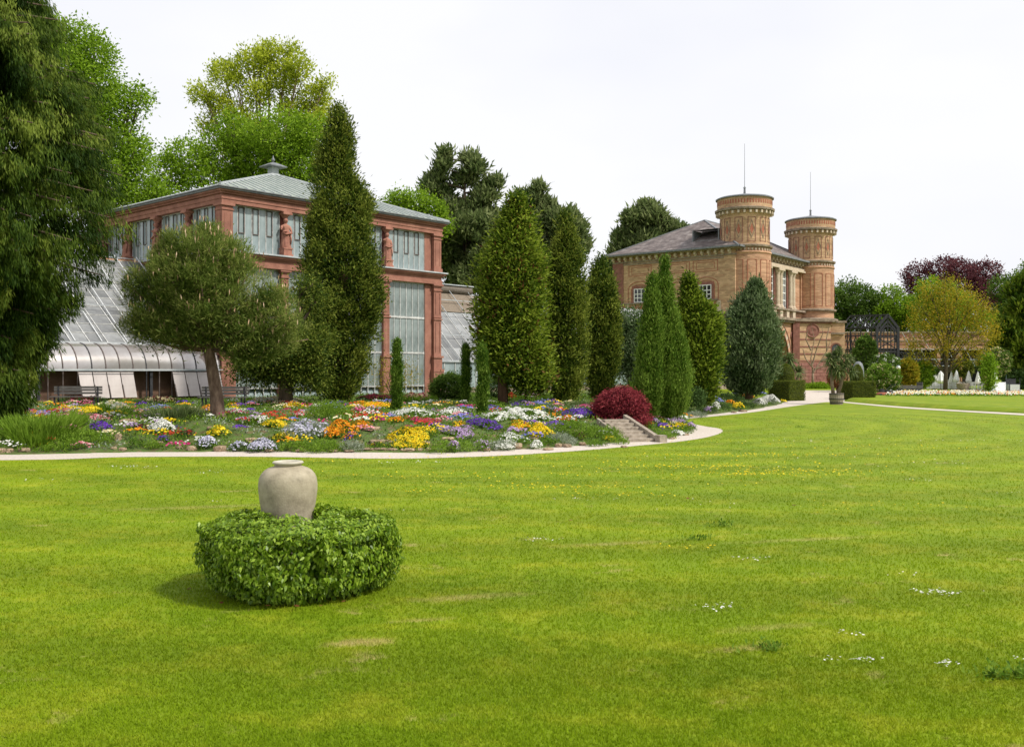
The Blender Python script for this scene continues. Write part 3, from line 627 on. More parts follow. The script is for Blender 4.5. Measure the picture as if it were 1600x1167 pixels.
for t in (.35, .68, .97):
    y, z = YS+(YE-YS)*t-math.sin(sa)*.4, ZS+(ZE-ZS)*t+math.cos(sa)*.4; MB().box(-24, -.2, y-.02, y+.02, z, z+.04).build('shading_crossrail', M['zinc'], lw)
mb = MB(); mb.face([(-27, YS, 3.0), (-.1, YS, 3.0), (-.1, YE, ZE-.25), (-27, YE, ZE-.25)]); mb.build('under_roof', M['inside'], lw)
mb = MB(); mb.box(-27, -.1, YE, YE+.15, -.2, ZE+.15); mb.build('rear_wall', M['brick2'], lw)
mb = MB(); mb.box(-.95, -.55, -.12, .3, -.2, 3.0); mb.build('end_pier', M['red'], lw)
# ------------------------------------------------------------------ straight glasshouse wing past the palm house
ox, oy = P0[0]+math.cos(ANG)*(LX+.05), P0[1]+math.sin(ANG)*(LX+.05)
rw = empty('lean_to_glasshouse', (ox, oy, TZ), ANG, 'lean-to glasshouse with sloping panes and rolled reed mats beside the palm house', 'glasshouse')
W2 = 46; y0, z0, y1, z1 = .9, 2.35, 6.7, 8.05
MB().box(0, W2, y0-.1, y0+.25, -.3, .35).build('plinth', M['sandgrey'], rw)
MB().box(0, W2, y0+1.2, y0+1.3, 0, 2.3).build('inner_wall', M['panedark'], rw)
pw = pane_mesh(1.06, 1.9, 'wall_pane', M['pane'])
for k in range(int(W2/1.12)):
    link('wall_pane', pw, rw, (k*1.12+.05, y0, .38)); MB().box(k*1.12-.03, k*1.12+.03, y0-.06, y0+.04, .35, 2.3).build('mullion', M['glaze_bar'], rw)
MB().box(0, W2, y0-.15, y0+.05, 2.28, 2.42).build('eave_rail', M['zinc'], rw)
sl2 = math.hypot(y1-y0, z1-z0); sa2 = math.atan2(z1-z0, y1-y0)
rp2 = MB().box(.03, .97, .01, sl2/6+.03, -.01, .01).mesh('roof_pane', M['roofpane'])
for k in range(22):
    for r_ in range(6):
        link('roof_pane', rp2, rw, (k*1.0, y0+math.cos(sa2)*sl2/6*r_, z0+math.sin(sa2)*sl2/6*r_+.02), (sa2+.006, 0, 0))
for k in range(46):
    MB().bar((k, y0, z0+.04), (k, y1, z1+.04), .05, .07).build('glazing_bar', M['glaze_bar'], rw)
for k in range(7):
    a = Vector((k*2.2+.4, y0, z0+.1)); b = Vector((k*2.2+.4, y1, z1)); nv = Vector((0, -math.sin(sa2), math.cos(sa2)))*.4
    mb = MB(); mb.bar(a+nv*.3, b+nv, .045)
    for t in (.35, .7): p = a.lerp(b, t); mb.bar(p, p+nv, .03)
    mb.build('shading_rail', M['zinc'], rw)
for t in (.3, .62, .82): MB().box(0, 16, y0+(y1-y0)*t-.27, y0+(y1-y0)*t-.22, z0+(z1-z0)*t+.3, z0+(z1-z0)*t+.35).build('shading_crossrail', M['zinc'], rw)
MB().face([(22, y0, z0), (W2, y0, z0), (W2, y1, z1), (22, y1, z1)]).build('far_roof', M['roofpane'], rw)
mb = MB(); mb.box(4.6, 12.5, -.02, .02, 0, 2.3); mb.build('reed_mat', M['reed'], rw, (0, y0+(y1-y0)*.68, z0+(z1-z0)*.68+.12), (sa2-PI/2, 0, 0)).name = 'reed_mat'
mb = MB(); mb.tube([(4.0, y1-.1, z1+.30), (9.8, y1-.1, z1+.30)], .34, 14); mb.build('reed_roll', M['reedroll'], rw, smooth=False)
mb = MB(); mb.box(3.8, 9.9, y1-.45, y1+.3, z1+.62, z1+.70); mb.build('ridge_cap', M['zinc'], rw)
MB().box(0, W2, y1, y1+.15, -.2, z1).build('rear_wall', M['brick2'], rw)

# ------------------------------------------------------------------ gatehouse (local x along the gate front, y along the flank away from it)
CG = (27.2, 116.5); AG = math.atan2(.79, .613); GX, GY = 29.0, 17.4
gh = empty('brick_gatehouse', (*CG, 0), AG, 'yellow brick gatehouse with two round towers, slate roof and a tall archway', 'gatehouse')
EZ = 17.15
mb = MB(); mb.box(0, .6, 0, GY, 0, EZ); mb.box(0, GX, GY-.6, GY, 0, EZ); mb.box(GX-.6, GX, .6, GY-.6, 0, EZ); mb.box(.6, GX-.6, .6, GY-.6, 16.5, 16.6)
mb.build('wall', M['brick'], gh)
def strip_frame(mb, face, s0, s1, z0, z1, w=.07, o=.03):
    for a, b, c, d in ((s0, s1, z0, z0+w), (s0, s1, z1-w, z1), (s0, s0+w, z0+w, z1-w), (s1-w, s1, z0+w, z1-w)):
        mb.box(-o, .0, a, b, c, d) if face == 'l' else mb.box(a, b, -o, 0, c, d)
# flank
for c in (3.97, 7.8, 13.3):
    mb = MB(); strip_frame(mb, 'l', c-1.7, c+1.7, 14.6, 16.0); strip_frame(mb, 'l', c-1.25, c+1.25, 14.85, 15.75, .05); mb.build('brick_panel_frame', M['brickred'], gh)['kind'] = 'stuff'
    n = 10; mb = MB()
    for k in range(n):      # arched label over each window
        a0, a1 = PI*k/n, PI*(k+1)/n
        mb.bar((-.02, c+1.75*math.cos(a0), 12.9+1.0*math.sin(a0)), (-.02, c+1.75*math.cos(a1), 12.9+1.0*math.sin(a1)), .07)
        mb.bar((-.02, c+1.25*math.cos(a0), 12.9+.6*math.sin(a0)), (-.02, c+1.25*math.cos(a1), 12.9+.6*math.sin(a1)), .07)
    for s in (-1.75, 1.75, -1.25, 1.25): mb.bar((-.02, c+s, 11.1), (-.02, c+s, 12.9), .07)
    mb.build('arched_brick_outline', M['brickred'], gh)['kind'] = 'stuff'
MB().box(-.08, 0, GY-1.6, GY+.02, 9.0, EZ-.3).build('corner_strip', M['brickdark'], gh)
mb = MB(); mb.box(-.25, 0, 2.2, GY+.05, 10.95, 11.12); mb.box(-.35, 0, .4, GY+.05, 9.2, 9.45); mb.box(-.2, 0, .4, GY+.05, 9.0, 9.2); mb.build('string_course', M['sandgrey'], gh)
for a, b in ((2.4, 5.6), (6.2, 9.4), (11.6, 14.9), (15.5, 17.3)):
    pb = MB().box(-.06, 0, a, b, 9.75, 10.75).build('parapet_panel', M['brickred'], gh); lt_ = MB(); n = int((b-a)/.38)
    for i in range(n+1):
        s = a+(b-a)*i/n; lt_.box(-.1, -.06, s-.03, s+.03, 9.75, 10.75)
    lt_.box(-.1, -.06, a, b, 10.2, 10.28); lt_.build('lattice', M['sand'], pb)
for s in (2.1, 5.9, 9.9, 11.2, 15.2): MB().box(-.12, 0, s-.25, s+.25, 9.46, 10.94).build('parapet_post', M['sand'], gh)
for c in (3.97, 13.3):
    MB().box(-.03, 0, c-1.2, c+1.2, 12.35, 13.35).build('window_hood', M['brickdark'], gh); MB().box(-.035, 0, c-1.15, c-.85, 11.13, 12.35).build('window_jamb', M['brickdark'], gh); MB().box(-.035, 0, c+.85, c+1.15, 11.13, 12.35).build('window_jamb', M['brickdark'], gh)
    wd_ = MB().box(-.05, -.02, c-.85, c+.85, 11.15, 12.95).build('window', M['darkglass'], gh)
    f_ = MB()
    for s in (-.85, -.3, .25, .75): f_.box(-.11, -.05, c+s, c+s+.1, 11.15, 12.95)
    for z in (11.15, 11.7, 12.2, 12.85): f_.box(-.1, -.045, c-.85, c+.85, z, z+.1)
    f_.build('frame', M['white'], wd_)
MB().box(-.02, 0, 6.55, 9.05, 11.13, 13.0).build('blind_window', M['brick2'], gh)
# cornice with corbels round the building
mb = MB(); mb.box(-.12, .0, 0, GY, EZ-.75, EZ-.55); mb.box(-.08, 0, 1.5, GY-1.6, EZ-.55-.5, EZ-.85); mb.box(-.75, .0, -.75, GY+.75, EZ+.0, EZ+.22); mb.box(0, GX+.5, -.75, 0, EZ, EZ+.22); mb.box(0, GX, -.1, 0, EZ-.75, EZ-.55)
mb.build('cornice', M['sandgrey'], gh)
cb = MB().box(-.55, 0, -.14, .14, 0, .38).box(-.3, 0, -.12, .12, -.18, 0).mesh('corbel', M['sand'])
for k in range(19): link('corbel', cb, gh, (0, .6+k*.92, EZ-.38))
for k in range(14): link('corbel', cb, gh, (7.2+k*1.15, 0, EZ-.38), (0, 0, PI/2))
rfm = MB(); E = .95; rz = EZ+.25; A0, A1 = (9.3, 8.7, 22.6), (19.7, 8.7, 22.6)
a, b, c, d = (-E, -E, rz), (GX+E, -E, rz), (GX+E, GY+E, rz), (-E, GY+E, rz)
grf = MB().face([a, b, A1, A0]).face([b, c, A1]).face([c, d, A0, A1]).face([d, a, A0]).face([a, d, c, b]).build('roof', M['slate'], gh)
mb = MB(); 
for p, q_ in ((a, A0), (d, A0), (A0, A1), (b, A1)): mb.bar(p, q_, .22, .16)
mb.build('ridge_flashing', M['lead'], grf)
mb = MB(); mb.bar((-E, -E, rz), (-E, GY+E, rz), .3, .22); mb.bar((-E, -E, rz), (GX+E, -E, rz), .3, .22); mb.build('gutter', M['lead'], grf)
# long dormer slot on the flank slope
def slope(y, z): t = (z-rz)/(22.6-rz); return -E+(9.3+E)*t
dz = 18.75; dx = slope(0, dz); dm = MB(); dm.face([(dx-.1, 2.9, dz+1.35), (dx-.1, 6.6, dz+1.35), (slope(0, dz+1.6), 6.8, dz+1.62), (slope(0, dz+1.6), 1.8, dz+1.62)]); dm.box(dx-.1, dx+2.4, 2.9, 3.05, dz-.1, dz+1.35); dm.box(dx-.1, dx+2.4, 6.45, 6.6, dz-.1, dz+1.35); dm.box(dx-.15, dx+.1, 2.8, 6.7, dz-.25, dz-.02)
dmo = dm.build('dormer', M['lead'], grf)
# towers
def tower(x, y):
    t = empty('tower', (x, y, 0), 0, parent=gh); r = 3.0
    MB().lathe([(r+.18, 8.6), (r+.18, 16.6)], 56).build('lower_shaft', M['brick2'], t, smooth=True)
    MB().lathe([(r+.02, 17.4), (r+.02, 21.25), (r+.1, 21.5), (r+.3, 21.85)], 56).build('upper_shaft', M['brick'], t, smooth=True)
    MB().lathe([(r+.18, 16.6), (r+.28, 16.65), (r+.28, 16.85), (r+.08, 16.9), (r+.06, 17.3)], 56).build('dentil_band', M['brick2'], t, smooth=True)
    MB().lathe([(r+.05, 17.3), (r+.38, 17.42), (r+.42, 17.62), (r+.1, 17.72), (r, 17.74)], 56).build('ring_moulding', M['sandgrey'], t)
    MB().lathe([(r+.2, 21.85), (r+.62, 21.95), (r+.66, 22.2), (r+.35, 22.3)], 56).build('crown_cornice', M['sandgrey'], t)
    MB().lathe([(r+.36, 22.3), (r+.36, 23.5), (0, 23.5)], 56).build('attic', M['brick'], t, smooth=False)
    MB().lathe([(0, 23.45), (r+.55, 23.5), (r+.56, 23.62), (r+.3, 23.75), (.2, 24.35), (.0, 24.36)], 56).build('cap', M['lead'], t)
    MB().lathe([(.16, 24.3), (.12, 25.0), (.2, 25.05), (.1, 25.2), (.035, 25.3), (.02, 30.6)], 8).build('lightning_rod', M['lead'], t)
    MB().lathe([(r+.2, 10.55), (r+.5, 10.65), (r+.52, 10.85), (r+.2, 10.95)], 56).build('lower_ring', M['sandgrey'], t)
    MB().lathe([(r+.2, 8.9), (r+.5, 9.0), (r+.75, 9.25), (r+.75, 9.5), (r+.3, 9.65)], 56).build('heavy_ring', M['sandgrey'], t)
    n = 30; cbm = MB().box(0, .42, -.12, .12, 0, .34).mesh('corbel', M['sand']); dn = MB().box(0, .14, -.09, .09, 0, .25).mesh('dentil', M['sand'])
    for k in range(n):
        a = 2*PI*k/n; link('corbel', cbm, t, ((r+.12)*math.cos(a), (r+.12)*math.sin(a), 21.5), (0, 0, a))
    for k in range(44):
        a = 2*PI*k/44; link('dentil', dn, t, ((r+.06)*math.cos(a), (r+.06)*math.sin(a), 16.98), (0, 0, a))
    fr = MB()
    for k in range(60):
        a = 2*PI*k/60; rr = r+.38; w_ = .1
        p = [(rr*math.cos(a-s*w_/rr), rr*math.sin(a-s*w_/rr)) for s in (-1, 1)]
        fr.face([(*p[0], 22.72), (*p[1], 22.72), (*p[1], 23.22), (*p[0], 23.22)][::-1])
    fr.build('red_frieze', M['brickred'], t)
    # panels: lozenges above, long frames below
    npan = 12; pr_ = {}
    def pt(s, z, rr): return (rr*math.cos(s/rr), rr*math.sin(s/rr), z)
    for nm_, s0, s1, z0_, z1_, rr, mt_ in (('upper_panel_frame', -.46, .46, 18.05, 21.0, r+.03, 'brickdark'), ('lower_panel_frame', -.56, .56, 11.3, 15.8, r+.2, 'brickred')):
        mbb = MB()
        for (p, q_) in (((s0, z0_), (s1, z0_)), ((s1, z0_), (s1, z1_)), ((s1, z1_), (s0, z1_)), ((s0, z1_), (s0, z0_))): mbb.bar(pt(*p, rr), pt(*q_, rr), .065)
        pr_[nm_] = mbb.mesh(nm_, M[mt_])
    rr = r+.04; dd = MB(); dd.face([pt(-.24, 19.5, rr), pt(0, 18.95, rr), pt(.24, 19.5, rr), pt(0, 20.25, rr)]); pr_['lozenge'] = dd.mesh('lozenge', M['brickred']); rr = r+.05; st = MB()
    for (p, q_) in (((-.38, 19.5), (0, 18.5)), ((0, 18.5), (.38, 19.5)), ((.38, 19.5), (0, 20.7)), ((0, 20.7), (-.38, 19.5))): st.bar(pt(*p, rr), pt(*q_, rr), .045)
    pr_['lozenge_outline'] = st.mesh('lozenge_outline', M['sandgrey'])
    for k in range(npan):
        for nm_, me_ in pr_.items(): link(nm_, me_, t, (0, 0, 0), (0, 0, 2*PI*(k+.35)/npan))
    return t
tower(3.43, .3); tower(25.1, 0)
# gate front between the towers: wall in pieces round the windows and the archway
ac, ar, acz = 12.2, 4.75, 3.55
mb = MB(); mb.box(.6, 5.6, 0, .6, 0, EZ); mb.box(21.6, GX, 0, .6, 0, EZ); mb.box(5.6, 21.6, 0, .6, 16.0, EZ)
wins = [7.0, 11.3, 15.7]; e0 = 5.6
for c in wins: mb.box(e0, c-1.0, .25, .6, 10.6, 16.0); e0 = c+1.0
mb.box(e0, 21.6, .25, .6, 10.6, 16.0)
pts = [(ac+ar*math.cos(PI*k/20), acz+ar*math.sin(PI*k/20)) for k in range(21)]
for (xa, za), (xb, zb) in zip(pts[:-1], pts[1:]): mb.face([(xa, 0, za), (xa, 0, 10.6), (xb, 0, 10.6), (xb, 0, zb)]); mb.face([(xa, 0, za), (xb, 0, zb), (xb, 1.6, zb), (xa, 1.6, za)])
mb.box(5.6, ac-ar, 0, 1.6, 0, acz+.0); mb.box(ac+ar, 21.6, 0, 1.6, 0, acz+6.9); mb.box(5.6, ac-ar, 0, 1.6, acz, 10.45)
mb.build('gate_wall', M['brick2'], gh)
vo = MB(); vd = MB()
for k in range(26):
    a0, a1 = PI*k/26, PI*(k+1)/26
    for (r0, r1, m_) in ((ar-.02, ar+.75, vo if k % 2 else vd),):
        m_.face([(ac+r0*math.cos(a0), -.05, acz+r0*math.sin(a0)), (ac+r1*math.cos(a0), -.05, acz+r1*math.sin(a0)), (ac+r1*math.cos(a1), -.05, acz+r1*math.sin(a1)), (ac+r0*math.cos(a1), -.05, acz+r0*math.sin(a1))])
vo.build('arch_stones', M['sand'], gh); vd.build('arch_stones', M['brick2'], gh)
mb = MB(); n = 26
for k in range(n): 
    a0, a1 = PI*k/n, PI*(k+1)/n
    for r1 in (ar-.08, ar+.8): mb.bar((ac+r1*math.cos(a0), -.06, acz+r1*math.sin(a0)), (ac+r1*math.cos(a1), -.06, acz+r1*math.sin(a1)), .12)
mb.build('arch_mouldings', M['brickdark'], gh)
MB().box(5.6, 21.6, 6.5, 6.7, 0, 10).box(5.6, 5.8, 1.6, 6.5, 0, 10).box(21.4, 21.6, 1.6, 6.5, 0, 10).box(5.6, 21.6, 1.6, 6.5, 9.7, 9.9).build('passage_walls', M['brickdark'], gh)
for c in wins:
    w_ = MB().box(c-.98, c+.98, .38, .42, 10.7, 16.0).build('tall_window', M['darkglass'], gh); f_ = MB()
    for s in (-.98, -.36, .26, .86): f_.box(c+s, c+s+.12, .27, .38, 10.7, 16.0)
    for z in (10.7, 11.7, 12.7, 13.75, 14.6, 15.85): f_.box(c-.98, c+.98, .28, .375, z, z+.13)
    f_.build('frame', M['white'], w_); MB().box(c+.98, c+1.2, .05, .24, 10.7, 16).build('window_reveal', M['brickdark'], gh)
colm = MB(); colm.lathe([(.42, 0), (.42, .15), (.34, .3), (.32, .35), (.3, 4.3), (.33, 4.35), (.33, 4.45), (.46, 4.8)], 16); colm.box(-.5, .5, -.5, .5, 4.8, 5.1); colm.box(-.45, .45, -.45, .45, -.15, 0); colm = colm.mesh('column', M['sand'], False)
for x in (8.7, 9.7, 13.0, 14.0, 17.4, 18.4, 5.6): link('column', colm, gh, (x, -.05, 10.75))
mb = MB(); mb.box(4, 22, -.5, 0, 15.86, 16.1); mb.box(4, 22, -.35, 0, 16.1, 16.39); mb.build('architrave', M['sand'], gh)
mb = MB(); mb.box(4, 22, -.6, 0, 10.35, 10.6); mb.build('sill_course', M['sandgrey'], gh)
mb = MB(); mb.box(4, 22, -.75, -.0, 9.05, 9.4); mb.box(4, 22, -.45, 0, 8.75, 9.05); mb.build('gate_cornice', M['sandgrey'], gh)
for x in (7, 9.2, 11.3, 13.5, 15.7, 17.9): MB().box(x-.45, x+.45, -.45, -.0, 9.4, 10.35).build('balcony_post', M['sand'], gh)
md = MB(); md.lathe([(.0, 0), (.35, .06), (.55, .02), (.7, .1), (.75, 0)], 20); mdm = md.mesh('medallion', M['brickdark'])
link('medallion', mdm, gh, (18.3, -.06, 7.0), (PI/2, 0, 0))
# lower storey block under the far tower, banded brick with a red ashlar base
A_ = (WX(1240, 130.5), 130.5); B_ = (WX(1298, 132.0), 132.0)
def bk(p, dy, dx=0): return (p[0]+dx, p[1]+dy)
blk = [A_, B_, bk(B_, 9, 1.5), bk(A_, 9, -.5)]
ia, ib = math.cos(-AG), math.sin(-AG)
def loc2(p): x, y = p[0]-CG[0], p[1]-CG[1]; return (x*ia-y*ib, x*ib+y*ia)
def wprism(name, poly, z0, z1, mat): return MB().prism([loc2(p) for p in poly], z0, z1).build(name, mat, gh)
def grow(poly, o):
    cx = sum(p[0] for p in poly)/len(poly); cy = sum(p[1] for p in poly)/len(poly); return [(p[0]+(o if p[0] > cx else -o), p[1]+(o if p[1] > cy else -o)) for p in poly]
wprism('tower_base', blk, 3.4, 8.8, M['sand2'] if 'sand2' in M else M['brick'])
wprism('ashlar_base', grow(blk, .12), 0, 3.4, M['base'])
wprism('base_cornice', grow(blk, .45), 9.0, 9.4, M['sandgrey']); wprism('base_frieze', grow(blk, .15), 8.75, 9.0, M['brickdark'])
for z in (3.5, 4.45, 5.45, 6.45, 7.5): wprism('brick_band', grow(blk, .05), z, z+.2, M['brickdark'])
q0 = [A_, (A_[0]+.75, A_[1]+.02), (A_[0]+.75, A_[1]+.5), (A_[0]-.02, A_[1]+.5)]; wprism('quoin', grow(q0, .08), 3.4, 8.75, M['brickdark'])
sm = MB()
for r_ in range(7):
    z = .45+r_*.45; o = .145; sm.box(A_[0]-.1, B_[0]+.1, 0, .01, z, z+.03)
for i in range(3): pass
mdp = loc2(((A_[0]+B_[0])/2+.0, 131.1)); link('medallion', mdm, gh, (mdp[0], mdp[1], 7.75), (PI/2, 0, -AG+.03), (1.3, 1.3, 1))
rowsm = []
for r_ in range(7):      # ashlar blocks of the base
    n = 5; 
    for k in range(n):
        t0 = (k+(.5 if r_ % 2 else 0))/n; t1 = min(t0+1/n, 1)
        if t0 >= 1: continue
        pa = Vector(A_).lerp(Vector(B_), t0+.006); pb_ = Vector(A_).lerp(Vector(B_), t1-.006); z = .15+r_*.46
        wprism('ashlar', [(pa.x, pa.y-.18), (pb_.x, pb_.y-.18), (pb_.x, pb_.y-.1), (pa.x, pa.y-.1)], z, z+.41, M['base'])
# low annex with an arched window beyond the far tower
A2 = (WX(1297, 134.5), 134.5); B2 = (WX(1320, 134.5), 134.5); an = [A2, B2, bk(B2, 8), bk(A2, 8)]
wprism('annex_wall', an, 0, 9.0, M['brick']); wprism('annex_cornice', grow(an, .2), 9.0, 9.3, M['sandgrey']); wprism('annex_ledge', [(A2[0]+.0, A2[1]-.35), (B2[0]-.1, A2[1]-.35), (B2[0]-.1, A2[1]), (A2[0], A2[1])], 7.4, 7.65, M['sandgrey'])
cx_ = WX(1306, 134.5); aw = MB(); n = 12; rr = .55
poly = [(cx_-rr, 3.6), (cx_+rr, 3.6)]+[(cx_+rr*math.cos(PI*k/n), 5.4+rr*math.sin(PI*k/n)) for k in range(n+1)]
aw.face([(*loc2((x, 134.42)), z) for x, z in poly]); awo = aw.build('annex_window', M['darkglass'], gh)
fm = MB()
for k in range(n): fm.bar((*loc2((cx_+.72*math.cos(PI*k/n), 134.4)), 5.4+.72*math.sin(PI*k/n)), (*loc2((cx_+.72*math.cos(PI*(k+1)/n), 134.4)), 5.4+.72*math.sin(PI*(k+1)/n)), .16)
for s in (-.72, .72): fm.bar((*loc2((cx_+s, 134.4)), 3.6), (*loc2((cx_+s, 134.4)), 5.4), .16)
fm.build('window_surround', M['brickdark'], awo)

# ------------------------------------------------------------------ ruined arcade wall and bare iron frame
rx0, rx1, RY = WX(1316, 150), WX(1552, 150), 150
rwl = empty('arcade_wall', (rx0, RY, 0), 0, 'long old red brick arcade wall with dark openings behind the iron frame', 'wall')
LW = rx1-rx0; mb = MB(); ops = [(3.2, 1.3), (8.6, 1.3), (12.4, 2.5), (16.6, 1.2), (20.6, 1.8)]; e0 = 0
for c, hw in ops: mb.box(e0, c-hw, 0, .8, 0, 5.6); e0 = c+hw
mb.box(e0, LW, 0, .8, 0, 5.6); mb.box(0, LW, 0, .8, 5.6, 8.2); mb.box(0, LW, 4, 4.2, 0, 6); mb.build('wall', M['brick2'], rwl)
MB().box(0, LW, -.2, .95, 8.2, 8.4).box(0, LW, -.12, 0, 6.9, 7.05).box(0, LW, -.16, 0, 5.5, 5.7).build('coping', M['sandgrey'], rwl)
mb = MB()
for k in range(int(LW/.75)): mb.box(k*.75, k*.75+.4, -.08, 0, 7.5, 7.9)
mb.build('dentils', M['brickdark'], rwl)
mb = MB()
for z in (2.0, 3.0, 4.2, 6.3): mb.box(0, LW, -.04, 0, z, z+.22) if z > 5.7 else [mb.box(a, b, -.04, 0, z, z+.22) for a, b in zip([0]+[c+h for c, h in ops], [c-h for c, h in ops]+[LW])]
mb.build('dark_bands', M['brickdark'], rwl)
MB().box(.2, LW-.2, .85, .95, 0, 5.6).build('opening_shade_sheet', M['black'], rwl)  # near-black sheet standing in for the shade inside the openings
ir = empty('iron_hall_frame', (WX(1322, 138), 138, 0), 0, 'bare black iron skeleton of a hall with a pointed gable', 'frame')
def px2(px, py, D): return Vector((WX(px, D)-WX(1322, 138), D-138, WZ(py, D)))
Df, Db = 134, 141
gb = [px2(1370, 512, Df), px2(1387, 492, Df), px2(1403, 512, Df)]
mb = MB(); mb.bar(gb[0], gb[1], .32); mb.bar(gb[1], gb[2], .32); mb.bar(gb[0]-Vector((0, 0, .8)), gb[1]-Vector((0, 0, .8)), .2); mb.bar(gb[1]-Vector((0, 0, .8)), gb[2]-Vector((0, 0, .8)), .2)
for px in (1370, 1403): mb.bar(px2(px, 511, Df), px2(px, 600, Df), .34)
for px in (1376, 1381, 1387, 1392, 1398): mb.bar(px2(px, 505 if px != 1387 else 493, Df), px2(px, 560, Df), .12)
for k in range(8):
    a0 = PI*k/8; a1 = PI*(k+1)/8
    mb.bar(px2(1387+13*math.cos(a0), 535-26*math.sin(a0), Df), px2(1387+13*math.cos(a1), 535-26*math.sin(a1), Df), .16)
for y in (527, 545, 549): mb.bar(px2(1370, y, Df), px2(1403, y, Df), .18)
for a, b in (((1372, 545), (1400, 528)), ((1372, 528), (1400, 545))): mb.bar(px2(*a, Df), px2(*b, Df), .12)
mb.build('gable_truss', M['iron'], ir)
mb = MB(); E1 = Vector((-4.3, 2.0, 0))
for i in range(1, 8):
    o = Vector((-i*.62, i*.35, 0)); mb.bar(gb[0]+o*1.0, gb[1]+o, .14); mb.bar(gb[1]+o, gb[2]+o, .14)
    mb.bar(gb[0]+o, Vector((gb[0].x+o.x, gb[0].y+o.y, 0)), .14) if i % 2 else None
L_ = Vector((-7*.62, 7*.35, 0))
for g in gb: mb.bar(g, g+L_, .2)
for z in (7.2, 5.2, 4.6): mb.bar(Vector((gb[0].x, gb[0].y, z)), Vector((gb[0].x, gb[0].y, z))+L_*1.05, .16); mb.bar(Vector((gb[2].x, gb[2].y, z)), Vector((gb[2].x, gb[2].y, z))+L_, .16)
for i in range(7):
    o = Vector((-i*.62, i*.35, 0)); p = Vector((gb[0].x, gb[0].y, 4.6))+o; mb.bar(p, p+Vector((-.62, .35, 2.6)), .09); mb.bar(p+Vector((0, 0, 2.6)), p+Vector((-.62, .35, 0)), .09)
mb.build('roof_bays', M['iron'], ir)
mb = MB()
for k in range(9):
    px = 1403+k*5; mb.bar(px2(px, 548+k*1.2, 136), px2(px+26, 575+k*.8, 136), .1); mb.bar(px2(px, 549+k, 136), px2(px, 600, 136), .1) if k % 3 == 0 else None
for y in (550, 558, 566, 574): mb.bar(px2(1322, y, 136), px2(1450+(y-550)*1.5, y+1, 136), .12)
for px in range(1324, 1372, 6): mb.bar(px2(px, 520, 137), px2(px, 600, 137), .1)
mb.build('low_frames', M['iron'], ir)
mb = MB()
for y in (545, 561, 571): mb.bar(px2(1405, y, 140), px2(1560, y+1, 140), .09)
for k in range(7): mb.bar(px2(1410+k*14, 520, 140), px2(1440+k*14, 573, 140), .06)
mb.build('white_wires', M['zinc'], ir)
# ------------------------------------------------------------------ trees
def trunk(parent, pts, rad, mat, name='trunk', seg=10):
    return MB().tube(pts, rad, seg).build(name, mat, parent, smooth=True)
def tree_root(name, x, y, z, label, cat='tree', group=None): return empty(name, (x, y, z), 0, label, cat, group)
def shell_points(rng, n, up=False):
    v = nrm(rng.normal(size=(n, 3)))
    if up: v[:, 2] = np.where(v[:, 2] < -.35, -v[:, 2], v[:, 2])
    return v

def broadleaf(name, label, px, ybase, D, blobs, mat, nleaf=26000, leaf=.22, zb=0.0, tr=.35, bark='bark', droop=0.0, group=None, seed=1, limbs=True, sprig=.35, upd=.5, hole=.0, asp=.6, cat='tree', shrink=1.0):
    """blobs: (px, py, radius_px[, depth offset m]) in the photo at distance D"""
    rng = np.random.default_rng(seed); x0 = WX(px, D); z0 = zb
    root = tree_root(name, x0, D, z0, label, cat, group); s = D/FOC
    B = []
    for b in blobs:
        dy = b[3] if len(b) > 3 else rng.uniform(-.6, .6)*b[2]*s
        B.append((np.array([WX(b[0], D)-x0, dy, WZ(b[1], D)-z0]), b[2]*s*shrink))
    tops = max(b[0][2] for b in B); trc = []
    H = tops*.75; hx = [c[0] for c, r in B]; mx_ = float(np.mean(hx))
    path = [(0, 0, -.1), (mx_*.1, 0, H*.25), (mx_*.35+rng.uniform(-.2, .2), 0, H*.55), (mx_*.8, 0, H)]
    trunk(root, path, [tr*1.25, tr, tr*.75, tr*.3], M[bark])
    if limbs:
        mb = MB()
        for c, r in B:
            f = np.clip(c[2]/tops*.75, .3, .95)*.7; st = Vector((mx_*.5*f, 0, H*f)); c_ = Vector(c)
            mid = st.lerp(c_, .5)+Vector((0, 0, .12*(c_-st).length)); mb.tube([st, mid, c_], [tr*.42, tr*.28, tr*.1], 6)
            for j in range(4):
                e = c_+Vector(nrm(rng.normal(size=(1, 3)))[0]*r*.75); mb.tube([mid.lerp(c_, .5), e], [tr*.14, tr*.04], 4)
        mb.build('limbs', M[bark], root, smooth=True)
    Cs, Ds = [], []; tot = sum(r**2 for c, r in B); ncl = max(60, nleaf//14)
    for c, r in B:
        k = max(8, int(ncl*r*r/tot)); u = shell_points(rng, k); rr = r*rng.uniform(.45, 1.08, k)**.6
        ang = np.arctan2(u[:, 1], u[:, 0]); rr *= 1+.14*np.sin(ang*5+c[0])*np.cos(u[:, 2]*6)
        Cs.append(c+u*rr[:, None]*[1, 1, .85]); d = u.copy(); d[:, 2] += upd-droop*2; Ds.append(nrm(d))
    C = np.concatenate(Cs); Dd = np.concatenate(Ds)
    if hole: keep = rng.uniform(size=len(C)) > hole; C, Dd = C[keep], Dd[keep]
    o = foliage('crown', C, Dd, 14, sprig*2, leaf, leaf*asp, mat, root, spread=.75, rng=rng, tint=np.clip(rng.normal(.5, .22, len(C)), 0, 1))
    return root

